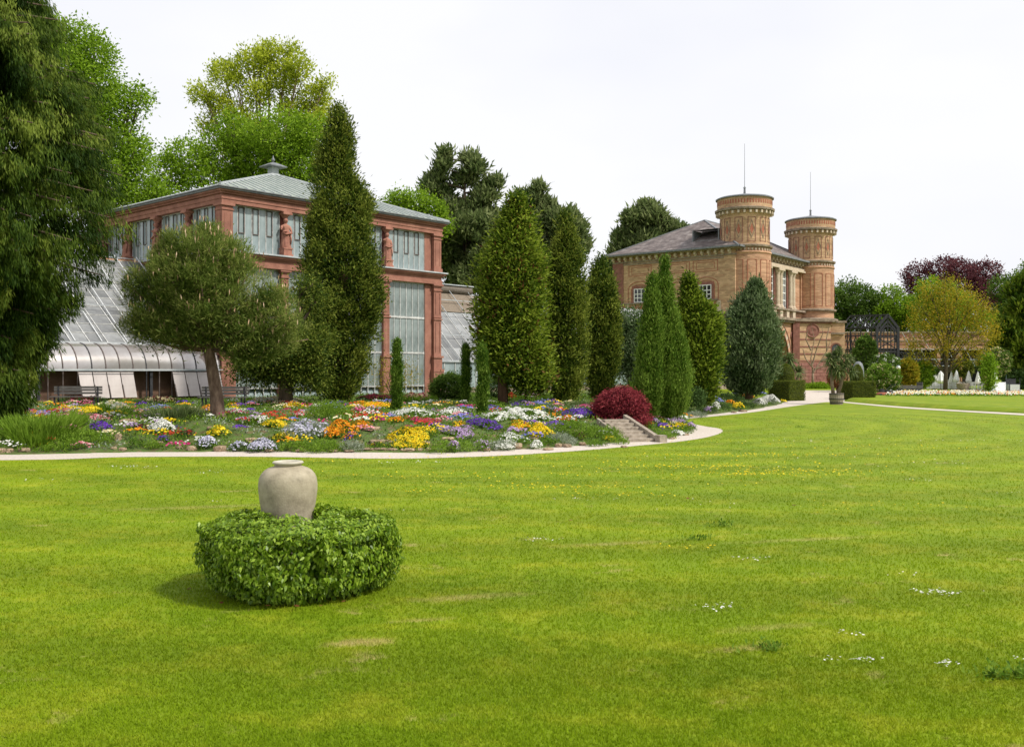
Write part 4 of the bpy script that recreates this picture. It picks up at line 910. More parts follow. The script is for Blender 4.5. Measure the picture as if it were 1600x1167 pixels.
def conifer(name, label, px, D, prof, mat, zb=TZ, n=2600, k=14, ln=.16, wd=.035, rad=.16, upd=.9, spread=.5, lump=.14, tr=.22, bark='redbark', seed=1, group=None, extra=None, trunk_top=.8, inner=.5, cat='tree', depthk=1.0, cone=0.0, flute=0.0, tier=0.0, bough=.74, bs=1.0, tm=.40):
    """prof: list of (py, left px, right px); the crown is round in plan"""
    rng = np.random.default_rng(seed); x0 = WX(px, D); root = tree_root(name, x0, D, zb, label, cat, group); s = D/FOC
    P = sorted([(WZ(py, D)-zb, (l-px)*s, (r-px)*s) for py, l, r in prof]); zs = np.array([p[0] for p in P]); lo_ = np.array([p[1] for p in P]); hi_ = np.array([p[2] for p in P])
    H = zs[-1]; trunk(root, [(0, 0, -.15), (rng.uniform(-.05, .05), 0, H*.4), (0, 0, H*trunk_top)], [tr*1.2, tr*.8, tr*.2], M[bark])
    area = np.maximum(hi_-lo_, .02); zz = np.linspace(zs[0], zs[-1], 400); aw = np.interp(zz, zs, area); cdf = np.cumsum(aw); cdf /= cdf[-1]
    nbg = max(24, int(n/26)); zb_ = np.interp(rng.uniform(size=nbg), cdf, zz); ab = rng.uniform(0, 2*PI, nbg); pick = rng.integers(0, nbg, n); isb = rng.uniform(size=n) < bough
    rl = np.maximum(np.interp(zb_, zs, area)/2, .15)[pick]; off = rng.normal(size=(n, 2)); sg = np.minimum(.34*bs, rl*.5)
    z = np.where(isb, zb_[pick]+off[:, 0]*sg*1.25, np.interp(rng.uniform(size=n), cdf, zz)); a = np.where(isb, ab[pick]+off[:, 1]*sg/rl, rng.uniform(0, 2*PI, n)); z = np.clip(z, zs[0], zs[-1])
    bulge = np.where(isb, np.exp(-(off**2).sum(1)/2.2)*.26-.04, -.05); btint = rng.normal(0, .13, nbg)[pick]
    L0, R0 = np.interp(z, zs, lo_), np.interp(z, zs, hi_); cx = (L0+R0)/2; r = (R0-L0)/2
    mg = rad*.2+ln*.38+.05*bs; r = np.maximum(r-mg, r*.3)*(1-lump*.55-flute*.45); r = np.maximum(r-.13*np.minimum(r*1.6, 1.6)*bs, r*.5)
    f = np.where(isb, rng.uniform(.86, 1.03, n), rng.uniform(.45, .86, n))
    lumpf = 1+lump*np.sin(a*4+z*2.1+seed)*np.sin(z*3.3/max(H, 1)*6+a*2)+lump*.7*np.sin(a*9+z*5)-tier*((z/1.15+a*.35+.3*np.sin(a*3+seed)) % 1.0)+flute*np.sign(np.sin(a*6+seed))*np.abs(np.sin(a*6+seed))**.5
    rr = r*np.where(isb, np.maximum(f, .86), f)*lumpf*rng.uniform(.95, 1.04, n)+bulge*np.minimum(r*1.6, 1.6)*bs
    C = np.stack([cx+rr*np.cos(a), rr*np.sin(a)*depthk, z], 1)
    d = np.stack([np.cos(a), np.sin(a), np.full(n, upd)], 1)
    d[:, 2] += cone*(z/H)
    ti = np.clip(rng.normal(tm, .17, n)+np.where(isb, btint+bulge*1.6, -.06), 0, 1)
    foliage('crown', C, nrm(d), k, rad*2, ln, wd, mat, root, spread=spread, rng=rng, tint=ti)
    if extra:
        m2, cnt = extra; i = rng.choice(n, cnt); C2 = C[i]*[1.02, 1.02, 1]; foliage('rusty_twigs', C2, nrm(d[i]), 10, rad*1.6, ln, wd, m2, root, spread=.8, rng=rng)
    return root

# far trees first
broadleaf('maple_tree', 'fresh green maple spreading behind the green hipped roof of the palm house', 380, 600, 88, [(270, 275, 32), (300, 255, 38), (345, 240, 44), (400, 245, 48), (440, 225, 50), (470, 260, 55), (510, 290, 40), (330, 290, 40), (420, 290, 60), (490, 215, 36), (250, 300, 22), (365, 205, 30), (545, 320, 30)], M['maple'], 42000, .30, seed=3)
broadleaf('ginkgo_tree', 'tall sparse yellow-green ginkgo rising above the green maple', 415, 600, 95, [(420, 80, 24), (395, 95, 28), (345, 110, 26), (320, 150, 20), (345, 165, 24), (325, 195, 16), (440, 120, 30), (470, 110, 22), (490, 150, 26), (500, 190, 22), (455, 170, 28), (405, 150, 26), (375, 190, 26), (410, 210, 30), (450, 75, 14), (510, 130, 12), (355, 220, 22), (475, 210, 26), (370, 130, 16)], M['ginkgo'], 30000, .32, seed=4, upd=.9, bark='palebark', tr=.4, hole=.15, asp=.55, shrink=.85)
broadleaf('beech_tree', 'bright green beech showing behind the drooping dark conifer', 150, 610, 66, [(110, 60, 36), (140, 85, 34), (150, 135, 36), (175, 185, 38), (212, 160, 20), (222, 150, 14), (190, 235, 40), (215, 245, 24), (175, 290, 44), (215, 290, 26), (120, 160, 50), (90, 110, 50), (120, 240, 50), (235, 310, 14), (255, 300, 16), (200, 320, 34), (60, 60, 44)], M['maple'], 42000, .24, seed=5, bark='bark', upd=.15)
broadleaf('small_maple', 'small light green tree top peeping over the palm house roof end', 640, 600, 92, [(625, 315, 18), (650, 320, 22), (675, 330, 20), (610, 325, 14), (645, 345, 24), (685, 350, 18)], M['maple'], 9000, .28, seed=6)
def black_pine(label, px, D, layers, seed, n=900, H=None, name='black_pine', mat='bpine'):
    rng = np.random.default_rng(seed); x0 = WX(px, D); root = tree_root(name, x0, D, 0, label); s = D/FOC; top = min(l[1] for l in layers); H = WZ(top, D)
    trunk(root, [(0, 0, -.1), (.2, 0, H*.5), (0, 0, H*.97)], [.45, .3, .06], M['bark'])
    mb = MB(); C, Dr = [], []; tot = sum(l[2]**1.4 for l in layers)
    for (bx, by, br) in layers:
        br = br*(1.25 if by > 335 else 1.0)
        c = np.array([WX(bx, D)-x0, rng.uniform(-1, 1)*br*s*.8, WZ(by, D)]); st = Vector((0, 0, max(c[2]-br*s*.9, H*.25))); mb.tube([st, st.lerp(Vector(c), .6)+Vector((0, 0, -.1)), Vector(c)], [.12, .08, .03], 5)
        k = max(6, int(n*br**1.4/tot)); u = shell_points(rng, k, True); rr = br*s*rng.uniform(.35, 1.05, k)[:, None]; C.append(c+u*rr*[1, 1, .72]); dd = u.copy(); dd[:, 2] += 1.1; Dr.append(nrm(dd))
    mb.build('limbs', M['bark'], root, smooth=True); C = np.concatenate(C); Dr = np.concatenate(Dr)
    foliage('crown', C, Dr, 20, s*9, s*10, s*3.4, M[mat], root, spread=.55, rng=rng, tint=np.clip(rng.normal(.5, .2, len(C)), 0, 1)); return root
def ell(cx, cy, rx, ry, k, r, seed):
    q = random.Random(seed); o = []
    for _ in range(k):
        a = q.uniform(0, 2*PI); f = q.uniform(.2, 1)**.5; o.append((cx+rx*f*math.cos(a), cy+ry*f*math.sin(a), r*q.uniform(.7, 1.3)))
    return o
BPX = 1.28
black_pine('tall black pine with a pointed leaning top rising beyond the end of the palm house', 725, 98, [(697, 245, 9), (692, 262, 12), (684, 282, 14), (670, 300, 12), (690, 305, 18), (735, 252, 12), (742, 268, 16), (728, 285, 20), (770, 290, 14), (758, 312, 20), (735, 330, 26), (705, 335, 22), (768, 345, 16)]+ell(730, 400, 44, 55, 26, 22, 1), 11, 2600)
black_pine('black pine top between the tall black pine and the gatehouse, narrow crown', 845, 104, [(842, 300, 9), (835, 315, 12), (850, 325, 14), (812, 312, 8), (815, 335, 14), (868, 345, 10), (905, 358, 9), (898, 378, 12), (912, 388, 8)]+ell(850, 380, 42, 50, 20, 20, 2), 12, 2000)
black_pine('dark pine rising behind the slate roof of the gatehouse', 1005, 152, [(1012, 328, 10), (1022, 345, 13), (990, 345, 10), (1000, 362, 15), (975, 372, 10), (1030, 365, 14), (985, 390, 15), (1045, 360, 9), (968, 400, 10), (1010, 385, 20), (960, 420, 12), (985, 430, 18), (1060, 370, 9), (970, 450, 14)], 13, 1500)
broadleaf('lime_tree', 'pale green tree top behind the gatehouse roof slope', 1055, 600, 156, [(1045, 358, 8), (1058, 355, 9), (1070, 360, 8)], M['green'], 3000, .4, seed=7)
broadleaf('leafy_tree', 'broad green tree directly behind the arcade wall next to the far tower', 1345, 600, 172, [(1305, 475, 22), (1330, 455, 22), (1340, 470, 30), (1370, 475, 22), (1310, 500, 24), (1350, 500, 34), (1385, 500, 26), (1295, 500, 20)], M['green'], 20000, .45, seed=8)
broadleaf('leafy_tree', 'green tree beside the copper beech behind the iron frame', 1405, 600, 168, [(1395, 460, 16), (1402, 480, 20), (1385, 490, 20), (1415, 495, 24), (1430, 475, 16), (1420, 510, 26)], M['maple'], 12000, .4, seed=9)
broadleaf('copper_beech', 'large round purple copper beech beyond the arcade wall', 1490, 600, 178, [(1440, 430, 24), (1470, 425, 26), (1505, 425, 26), (1535, 430, 24), (1550, 450, 24), (1490, 455, 44), (1435, 460, 20), (1560, 480, 24), (1520, 480, 44), (1575, 500, 20), (1450, 490, 34), (1570, 470, 14), (1430, 445, 14)], M['purple'], 36000, .42, seed=10, upd=.8)
broadleaf('bright_tree', 'bright green tree between the copper beech and the bronze young tree', 1470, 600, 160, [(1455, 450, 20), (1475, 470, 30), (1450, 480, 26), (1500, 480, 30), (1480, 500, 34), (1540, 510, 26)], M['maple'], 14000, .4, seed=14)
black_pine('tall dark conifer at the edge beyond the beige flowering shrub', 1600, 118, [(1610, 448, 14), (1595, 458, 10), (1625, 460, 20), (1600, 485, 16), (1620, 505, 28), (1580, 520, 18), (1595, 545, 24), (1630, 550, 30), (1572, 560, 16), (1605, 580, 26), (1578, 585, 16), (1650, 480, 30), (1660, 560, 36), (1570, 540, 12), (1620, 600, 18)], 15, 2200, name='dark_conifer', mat='crypt')
broadleaf('leafy_tree', 'mid green tree beside the dark conifer at the edge beyond the beech', 1585, 600, 165, [(1565, 450, 18), (1590, 445, 22), (1580, 470, 26), (1610, 450, 26), (1625, 430, 28), (1565, 490, 18)], M['green'], 12000, .4, seed=16)
broadleaf('bronze_tree', 'broad young bronze-yellow tree standing alone on the grass by the cafe', 1477, 612, 101, [(1478, 440, 13), (1450, 455, 12), (1500, 455, 15), (1475, 465, 18), (1520, 475, 18), (1440, 480, 16), (1465, 490, 18), (1500, 492, 20), (1540, 490, 16), (1430, 505, 14), (1455, 515, 18), (1490, 518, 20), (1525, 515, 18), (1550, 512, 14), (1435, 535, 14), (1470, 538, 15), (1510, 540, 16), (1545, 532, 14), (1425, 552, 9), (1450, 560, 11), (1530, 555, 10), (1500, 562, 9)], M['bronze'], 24000, .22, seed=17, bark='darkbark', tr=.2, hole=.4, upd=.2, asp=.5)

# evergreens on the terrace
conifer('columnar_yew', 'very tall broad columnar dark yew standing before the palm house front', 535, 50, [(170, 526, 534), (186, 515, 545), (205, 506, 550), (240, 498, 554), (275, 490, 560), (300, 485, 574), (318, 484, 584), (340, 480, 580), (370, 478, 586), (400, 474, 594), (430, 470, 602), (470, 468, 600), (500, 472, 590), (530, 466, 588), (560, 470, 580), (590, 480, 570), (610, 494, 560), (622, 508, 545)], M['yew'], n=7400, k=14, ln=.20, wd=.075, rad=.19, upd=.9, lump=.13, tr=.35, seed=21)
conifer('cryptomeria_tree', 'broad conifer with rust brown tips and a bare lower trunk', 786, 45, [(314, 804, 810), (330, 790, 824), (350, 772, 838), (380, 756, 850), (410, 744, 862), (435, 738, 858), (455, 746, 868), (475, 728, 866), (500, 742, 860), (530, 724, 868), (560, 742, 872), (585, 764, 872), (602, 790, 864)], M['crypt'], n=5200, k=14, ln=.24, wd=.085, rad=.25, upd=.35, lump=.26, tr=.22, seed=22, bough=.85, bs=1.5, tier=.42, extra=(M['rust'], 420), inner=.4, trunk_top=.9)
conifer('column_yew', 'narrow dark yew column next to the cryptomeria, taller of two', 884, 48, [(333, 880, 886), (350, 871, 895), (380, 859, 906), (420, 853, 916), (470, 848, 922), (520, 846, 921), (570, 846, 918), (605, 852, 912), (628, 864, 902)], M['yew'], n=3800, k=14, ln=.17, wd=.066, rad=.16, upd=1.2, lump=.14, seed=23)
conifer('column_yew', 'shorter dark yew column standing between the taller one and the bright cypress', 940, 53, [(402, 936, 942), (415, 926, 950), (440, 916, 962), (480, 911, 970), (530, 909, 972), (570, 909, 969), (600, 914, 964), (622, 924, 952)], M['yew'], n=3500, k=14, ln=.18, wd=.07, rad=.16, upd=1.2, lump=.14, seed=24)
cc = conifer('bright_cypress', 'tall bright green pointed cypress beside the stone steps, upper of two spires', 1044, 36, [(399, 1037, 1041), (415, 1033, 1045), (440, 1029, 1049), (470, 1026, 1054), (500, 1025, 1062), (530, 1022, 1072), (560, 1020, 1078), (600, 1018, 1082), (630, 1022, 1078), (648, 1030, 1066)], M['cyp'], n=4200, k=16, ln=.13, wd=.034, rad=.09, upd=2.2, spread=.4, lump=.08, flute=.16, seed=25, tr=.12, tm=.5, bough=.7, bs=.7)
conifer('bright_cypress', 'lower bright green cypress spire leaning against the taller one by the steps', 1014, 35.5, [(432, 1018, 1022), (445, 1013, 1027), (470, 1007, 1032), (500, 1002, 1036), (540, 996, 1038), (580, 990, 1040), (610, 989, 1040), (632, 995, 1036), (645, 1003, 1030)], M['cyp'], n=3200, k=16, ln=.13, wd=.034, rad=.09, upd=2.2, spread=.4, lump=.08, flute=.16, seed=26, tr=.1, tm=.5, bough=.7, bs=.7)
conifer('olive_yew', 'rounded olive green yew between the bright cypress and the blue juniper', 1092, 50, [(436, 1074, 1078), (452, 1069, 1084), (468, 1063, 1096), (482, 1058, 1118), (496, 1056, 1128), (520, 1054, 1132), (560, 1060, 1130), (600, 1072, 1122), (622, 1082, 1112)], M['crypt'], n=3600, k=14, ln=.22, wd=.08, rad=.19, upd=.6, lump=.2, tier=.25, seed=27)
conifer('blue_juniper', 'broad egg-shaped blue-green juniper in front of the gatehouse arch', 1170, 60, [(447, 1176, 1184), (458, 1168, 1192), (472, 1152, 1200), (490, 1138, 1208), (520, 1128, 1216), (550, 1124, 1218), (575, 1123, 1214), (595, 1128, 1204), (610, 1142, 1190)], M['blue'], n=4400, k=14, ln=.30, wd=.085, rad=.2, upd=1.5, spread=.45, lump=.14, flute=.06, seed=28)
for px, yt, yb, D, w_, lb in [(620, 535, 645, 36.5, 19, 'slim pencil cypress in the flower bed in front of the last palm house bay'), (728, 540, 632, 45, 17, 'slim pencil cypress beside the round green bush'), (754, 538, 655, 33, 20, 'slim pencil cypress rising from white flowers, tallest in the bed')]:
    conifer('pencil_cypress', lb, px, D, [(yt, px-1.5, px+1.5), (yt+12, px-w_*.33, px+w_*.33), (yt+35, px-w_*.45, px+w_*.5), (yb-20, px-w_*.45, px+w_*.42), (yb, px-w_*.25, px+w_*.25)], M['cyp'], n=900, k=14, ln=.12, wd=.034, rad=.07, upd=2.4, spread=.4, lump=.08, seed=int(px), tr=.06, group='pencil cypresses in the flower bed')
broadleaf('dark_low_tree', 'low dark spreading tree half hidden behind the round-headed pine', 446, 625, 44, [(400, 560, 24), (385, 575, 16), (430, 565, 28), (470, 575, 24), (490, 585, 18), (480, 545, 28), (474, 452, 12), (486, 446, 9), (495, 470, 12), (450, 545, 20), (495, 530, 16), (415, 585, 14)], M['yew'], 30000, .17, zb=TZ, tr=.3, bark='bark', seed=29, upd=.1, asp=.35)
broadleaf('cedar_tree', 'blue-grey cedar branches between the narrow yew and bright cypress', 985, 620, 62, [(985, 505, 16), (980, 525, 20), (990, 545, 20), (975, 560, 16), (1000, 520, 16), (995, 565, 16), (985, 580, 14)], M['blue'], 14000, .26, zb=TZ, tr=.2, seed=30, asp=.3)

# the round-headed pine
def stone_pine():
    D = 32.5; s = D/FOC; rng = np.random.default_rng(31); px0 = 342; x0 = WX(px0, D); zb = float(hz(x0, D)); root = tree_root('round_headed_pine', x0, D, zb, 'round-headed pine with upright pale candles in the flower bed')
    def p(px, py, dy=0): return Vector((WX(px, D)-x0, dy, WZ(py, D)-zb))
    trunk(root, [p(342, 660), p(340, 645), p(338, 615), p(332, 580), p(326, 545), p(325, 515), p(330, 480), p(330, 430)], [.33, .25, .215, .20, .17, .14, .1, .04], M['pinebark'], seg=14)
    mb = MB(); ends = []
    outline = [(320, 450, 110, 100)]
    C, Dr = [], []
    def rad(phi, ez):   # crown half-width in px, wider to the side where it hangs low
        return 1
    lobes = [(325, 412, 92, 64, 1.8), (318, 432, 98, 82, 2.0), (262, 470, 66, 66, 1.6), (245, 500, 50, 38, 1.1), (380, 470, 74, 70, 1.6), (430, 508, 48, 48, 1.1), (330, 400, 66, 50, 1.4), (330, 490, 92, 50, 1.7), (285, 510, 60, 30, 1.2), (400, 530, 50, 30, 1.0)]
    main = [(l[0], l[1], l[2]*.86, l[3]*.86, l[4]*.86) for l in lobes]; lobes = list(main)
    for l in main:
        for q in range(9):
            uu = shell_points(rng, 1)[0]; uu[1] = -abs(uu[1]); lobes.append((l[0]+uu[0]*l[2]*.86, l[1]-uu[2]*l[3]*.86, 20*rng.uniform(.7, 1.1), 15*rng.uniform(.7, 1.1), .4, uu[1]*l[4]*.9))
    for lb_ in lobes:
        lx, ly, rx, ry, rd = lb_[:5]; k = int(12*rx*ry/1000)+14; u = shell_points(rng, k); u[:, 1] *= -np.sign(u[:, 1])*np.where(rng.uniform(size=k) < .8, 1, -1)
        c0 = p(lx, ly, lb_[5] if len(lb_) > 5 else 0); f = rng.uniform(.82, 1.02, k)*(1+.05*np.sin(u[:, 0]*9+u[:, 2]*7))
        c = np.array(c0)+u*f[:, None]*np.array([rx*s, rd, ry*s]); C.append(c); d = u*.8; d[:, 2] += .75; Dr.append(nrm(d))
        for j in range(7 if len(lb_) < 6 else 2):
            e = Vector(c[j]); st = p(326, 540-20*(j % 4)); mb.tube([st, st.lerp(e, .5)+Vector((0, 0, -.15)), e], [.06, .035, .012], 5)
    C = np.concatenate(C); Dr = np.concatenate(Dr)
    for e in [(250, 535), (270, 528), (400, 545), (440, 545), (480, 530), (230, 515), (290, 532)]:
        q = p(*e, rng.uniform(-.8, .8)); st = p(327, 548); mb.tube([st, st.lerp(q, .5)+Vector((0, 0, -.1)), q], [.075, .045, .015], 6)
    mb.build('limbs', M['pinebark'], root, smooth=True)
    foliage('crown', C, Dr, 44, .20, .18, .019, M['pine'], root, spread=.62, rng=rng, tint=np.clip(rng.normal(.5, .2, len(C)), 0, 1), wide=.3)
    foliage('inner_needles', C*[.85, .85, .96], Dr, 16, .4, .2, .04, M['pine'], root, spread=.8, rng=rng)
    up = Dr[:, 2] > .25; i = rng.choice(np.nonzero(up)[0], 700); c = C[i]+Dr[i]*.16+[0, 0, .06]; me_ = quads_mesh('candles', blade_verts(c, nrm(np.stack([rng.normal(size=700)*.12, rng.normal(size=700)*.12, np.ones(700)], 1)), rng.uniform(.12, .26, 700), .038, rng, .6), rng.uniform(0, 1, 700), M['candle'])
    link('candles', me_, root)['kind'] = 'stuff'
stone_pine()

# drooping conifer that fills the near corner
def weeping():
    D = 30; s = D/FOC; rng = np.random.default_rng(32); px0 = -30; x0 = WX(px0, D); root = tree_root('drooping_conifer', x0, D, .3, 'huge dark conifer with hanging sprays filling the corner')
    prof = [(-260, 20), (-120, 45), (0, 78), (50, 120), (100, 148), (150, 162), (200, 176), (260, 186), (310, 192), (350, 196), (375, 195), (400, 178), (425, 160), (450, 135), (480, 100), (520, 80), (560, 62), (600, 48), (636, 22)]
    ys = np.array([p[0] for p in prof]); rs = np.array([(p[1]-px0)*s for p in prof]); H = WZ(-260, D)
    trunk(root, [(0, 0, -.3), (0, 0, H*.5), (0, 0, H)], [.5, .36, .08], M['bark'], seg=12)
    mb = MB(); C, T = [], []; nb = 1700
    for b in range(nb):
        if b % 6 == 0 or b % 6 == 3:
            bpy_ = rng.uniform(-250, 640); ba = rng.uniform(0, 2*PI); bf = rng.uniform(.78, 1.0); btb = np.clip(rng.normal(.42, .16), 0, 1)
            if math.sin(ba) > .5 and rng.uniform() < .7: ba = -ba
        py = min(bpy_+rng.normal()*9, 645); r = np.interp(py, ys, rs)+.02; z = WZ(py, D)-.3; a = ba+rng.normal()*.13
        reach = r*bf*rng.uniform(.85, 1.0); rise = .25*reach; tb = np.clip(btb+rng.normal()*.06, 0, 1)
        st = Vector((0, 0, max(z-.2, 0))); e = Vector((reach*math.cos(a), reach*math.sin(a), z+.05)); mid = st.lerp(e, .6)+Vector((0, 0, rise*.5))
        if b % 3 == 0: mb.tube([st, mid, e], [.07, .045, .015], 5)
        K = 9
        for t in np.linspace(.4, 1.0, K):
            q = st.lerp(mid, t/.6) if t < .6 else mid.lerp(e, (t-.6)/.4)
            hang = rng.uniform(.25, .75)*(1.15-.35*t)
            for h in np.linspace(0, hang, 5):
                C.append((q.x+rng.normal()*.09, q.y+rng.normal()*.09, q.z-h)); T.append((a, tb+.22*(1-h/max(hang, .1))-.14))
    mb.build('limbs', M['bark'], root, smooth=True)
    C = np.array(C); a = np.array([t[0] for t in T]); tb = np.array([t[1] for t in T]); n = len(C)
    ok = C[:, 2] > .25; C, a, tb = C[ok], a[ok], tb[ok]; n = len(C)
    d = nrm(np.stack([np.cos(a)*.35, np.sin(a)*.35, -np.ones(n)], 1)); foliage('crown', C, d, 9, .13, .20, .034, M['weep'], root, spread=.24, rng=rng, tint=tb, jit=.1, wide=.5)
weeping()

# ------------------------------------------------------------------ urn in its clipped ivy ring
ux, uy = WX(450, 9.9), 9.9; HR = 1.0
rng = np.random.default_rng(41)
hroot = empty('ivy_ring', (WX(466, 9.65), 9.65, 0), 0, 'waist-high round hedge of glossy leaves encircling the clay urn', 'hedge')
def hedge_r(a, z): return (.95+.04*np.sin(a*3+1)+.03*np.sin(a*7+z*5))*(.86+.17*np.clip(z/.28, 0, 1)**.8-.05*np.clip((z-.52)/.15, 0, 1)-.06*np.clip(.3-z, 0, .3)/.3*(1-.75*np.cos(a)))
HT = .67
n = 13000; nl = 330; al, zl = rng.uniform(0, 2*PI, nl), rng.uniform(.08, HT, nl); pk = rng.integers(0, nl, n); o_ = rng.normal(size=(n, 2)); isl = rng.uniform(size=n) < .78
a = np.where(isl, al[pk]+o_[:, 0]*.055, rng.uniform(0, 2*PI, n)); z = np.clip(np.where(isl, zl[pk]+o_[:, 1]*.045-.02, rng.uniform(.03, HT, n)), .02, HT+.02); r = hedge_r(a, z)*np.where(isl, .93+.10*np.exp(-(o_**2).sum(1)/2)+rng.normal(size=n)*.012, rng.uniform(.82, .93, n))
side_c = np.stack([r*np.cos(a), r*np.sin(a)*.92, z], 1); side_d = np.stack([np.cos(a), np.sin(a), np.full(n, .1)], 1)
n2 = 9000; a2 = rng.uniform(0, 2*PI, n2); r2 = np.sqrt(rng.uniform(.06, 1, n2))*.98; top_c = np.stack([r2*np.cos(a2)*1.0, r2*np.sin(a2)*.92, HT+.10*(1-r2)+.03*np.sin(a2*5+r2*9)+.02*np.sin(r2*20)+rng.uniform(-.06, .03, n2)-.05*np.clip(r2-.85, 0, 1)*4], 1); top_d = np.stack([np.cos(a2)*.4, np.sin(a2)*.4, np.ones(n2)], 1)
C = np.concatenate([side_c, top_c]); Dn = nrm(np.concatenate([side_d, top_d]))
def ivy_leaves(C, Dn, size, rng):
    """pointed leaves hanging over the surface: each a folded pair of quads given as one six-corner face"""
    n = len(C); down = np.tile([0, 0, -1.], (n, 1)); nrmv = nrm(Dn+rng.normal(size=(n, 3))*.45); t = nrm(down*1.0+Dn*.3+rng.normal(size=(n, 3))*.5); t = nrm(t-nrmv*np.sum(t*nrmv, 1, keepdims=True)); b = np.cross(nrmv, t)
    L_ = (size*rng.uniform(.7, 1.25, n))[:, None]; W_ = L_*.5
    pts = [C-t*L_*.5, C-t*L_*.25+b*W_*.5, C+t*L_*.1+b*W_*.42, C+t*L_*.55-nrmv*L_*.12, C+t*L_*.1-b*W_*.42, C-t*L_*.25-b*W_*.5]
    for i in (1, 2, 4, 5): pts[i] = pts[i]+nrmv*L_*.06
    return np.stack(pts, 1)
front = np.argsort(C[:, 1]-.6*Dn[:, 2])      # the leaves that show largest come first
V = ivy_leaves(C, Dn, .048, rng); tt = np.clip(rng.normal(.5, .24, len(C)), 0, 1)
big = front[rng.permutation(4000)[:300]]; rest = np.setdiff1d(np.arange(len(C)), big)
link('leaves', quads_mesh('leaves', V[rest].reshape(-1, 3), tt[rest], M['ivy'], 6), hroot)['kind'] = 'stuff'
for i in big:
    c = V[i].mean(0); link('leaf', quads_mesh('leaf', V[i]-c, np.array([tt[i]]), M['ivy'], 6), hroot, tuple(c))
n = 5000; a = rng.uniform(0, 2*PI, n); z = rng.uniform(0, HT-.05, n); r = hedge_r(a, z)*rng.uniform(.6, .9, n)
link('inner_leaves', quads_mesh('inner_leaves', ivy_leaves(np.stack([r*np.cos(a), r*np.sin(a)*.92, z], 1), nrm(np.stack([np.cos(a), np.sin(a), a*0+.3], 1)), .085, rng).reshape(-1, 3), rng.uniform(0, .5, n), M['ivy'], 6), hroot)['kind'] = 'stuff'
mb = MB()
for k in range(46):
    a = 2*PI*k/46+rng.uniform(-.1, .1); r0 = rng.uniform(.4, .62); mb.tube([(r0*math.cos(a), r0*math.sin(a)*.92, 0), ((r0+.05)*math.cos(a+.1), (r0+.05)*math.sin(a+.1)*.92, .35), ((r0+.12)*math.cos(a), (r0+.12)*math.sin(a)*.92, .66)], [.012, .01, .005], 5)
mb.build('stems', M['darkbark'], hroot)
urn = empty('clay_urn', (ux, uy, .02), 0, 'large pale clay urn with a flat rim rising out of the round hedge', 'urn')
pr = [(0, .35), (.215, .36), (.235, .52), (.252, .64), (.272, .76), (.289, .86), (.299, .95), (.300, 1.01), (.293, 1.07), (.275, 1.115), (.245, 1.152), (.205, 1.178), (.165, 1.192), (.138, 1.20), (.131, 1.212)]
MB().lathe([(.18, .0), (.19, .2), (.215, .36)], 48).build('foot', M['urn'], urn, smooth=True)
MB().lathe(pr, 56).build('body', M['urn'], urn, smooth=True)
MB().lathe([(.131, 1.210), (.140, 1.219), (.156, 1.228), (.159, 1.240), (.148, 1.249), (.128, 1.252), (.106, 1.248), (.098, 1.235), (.094, 1.18), (.2, 1.1), (.2, .8)], 56).build('rim', M['urnlip'], urn, smooth=True)
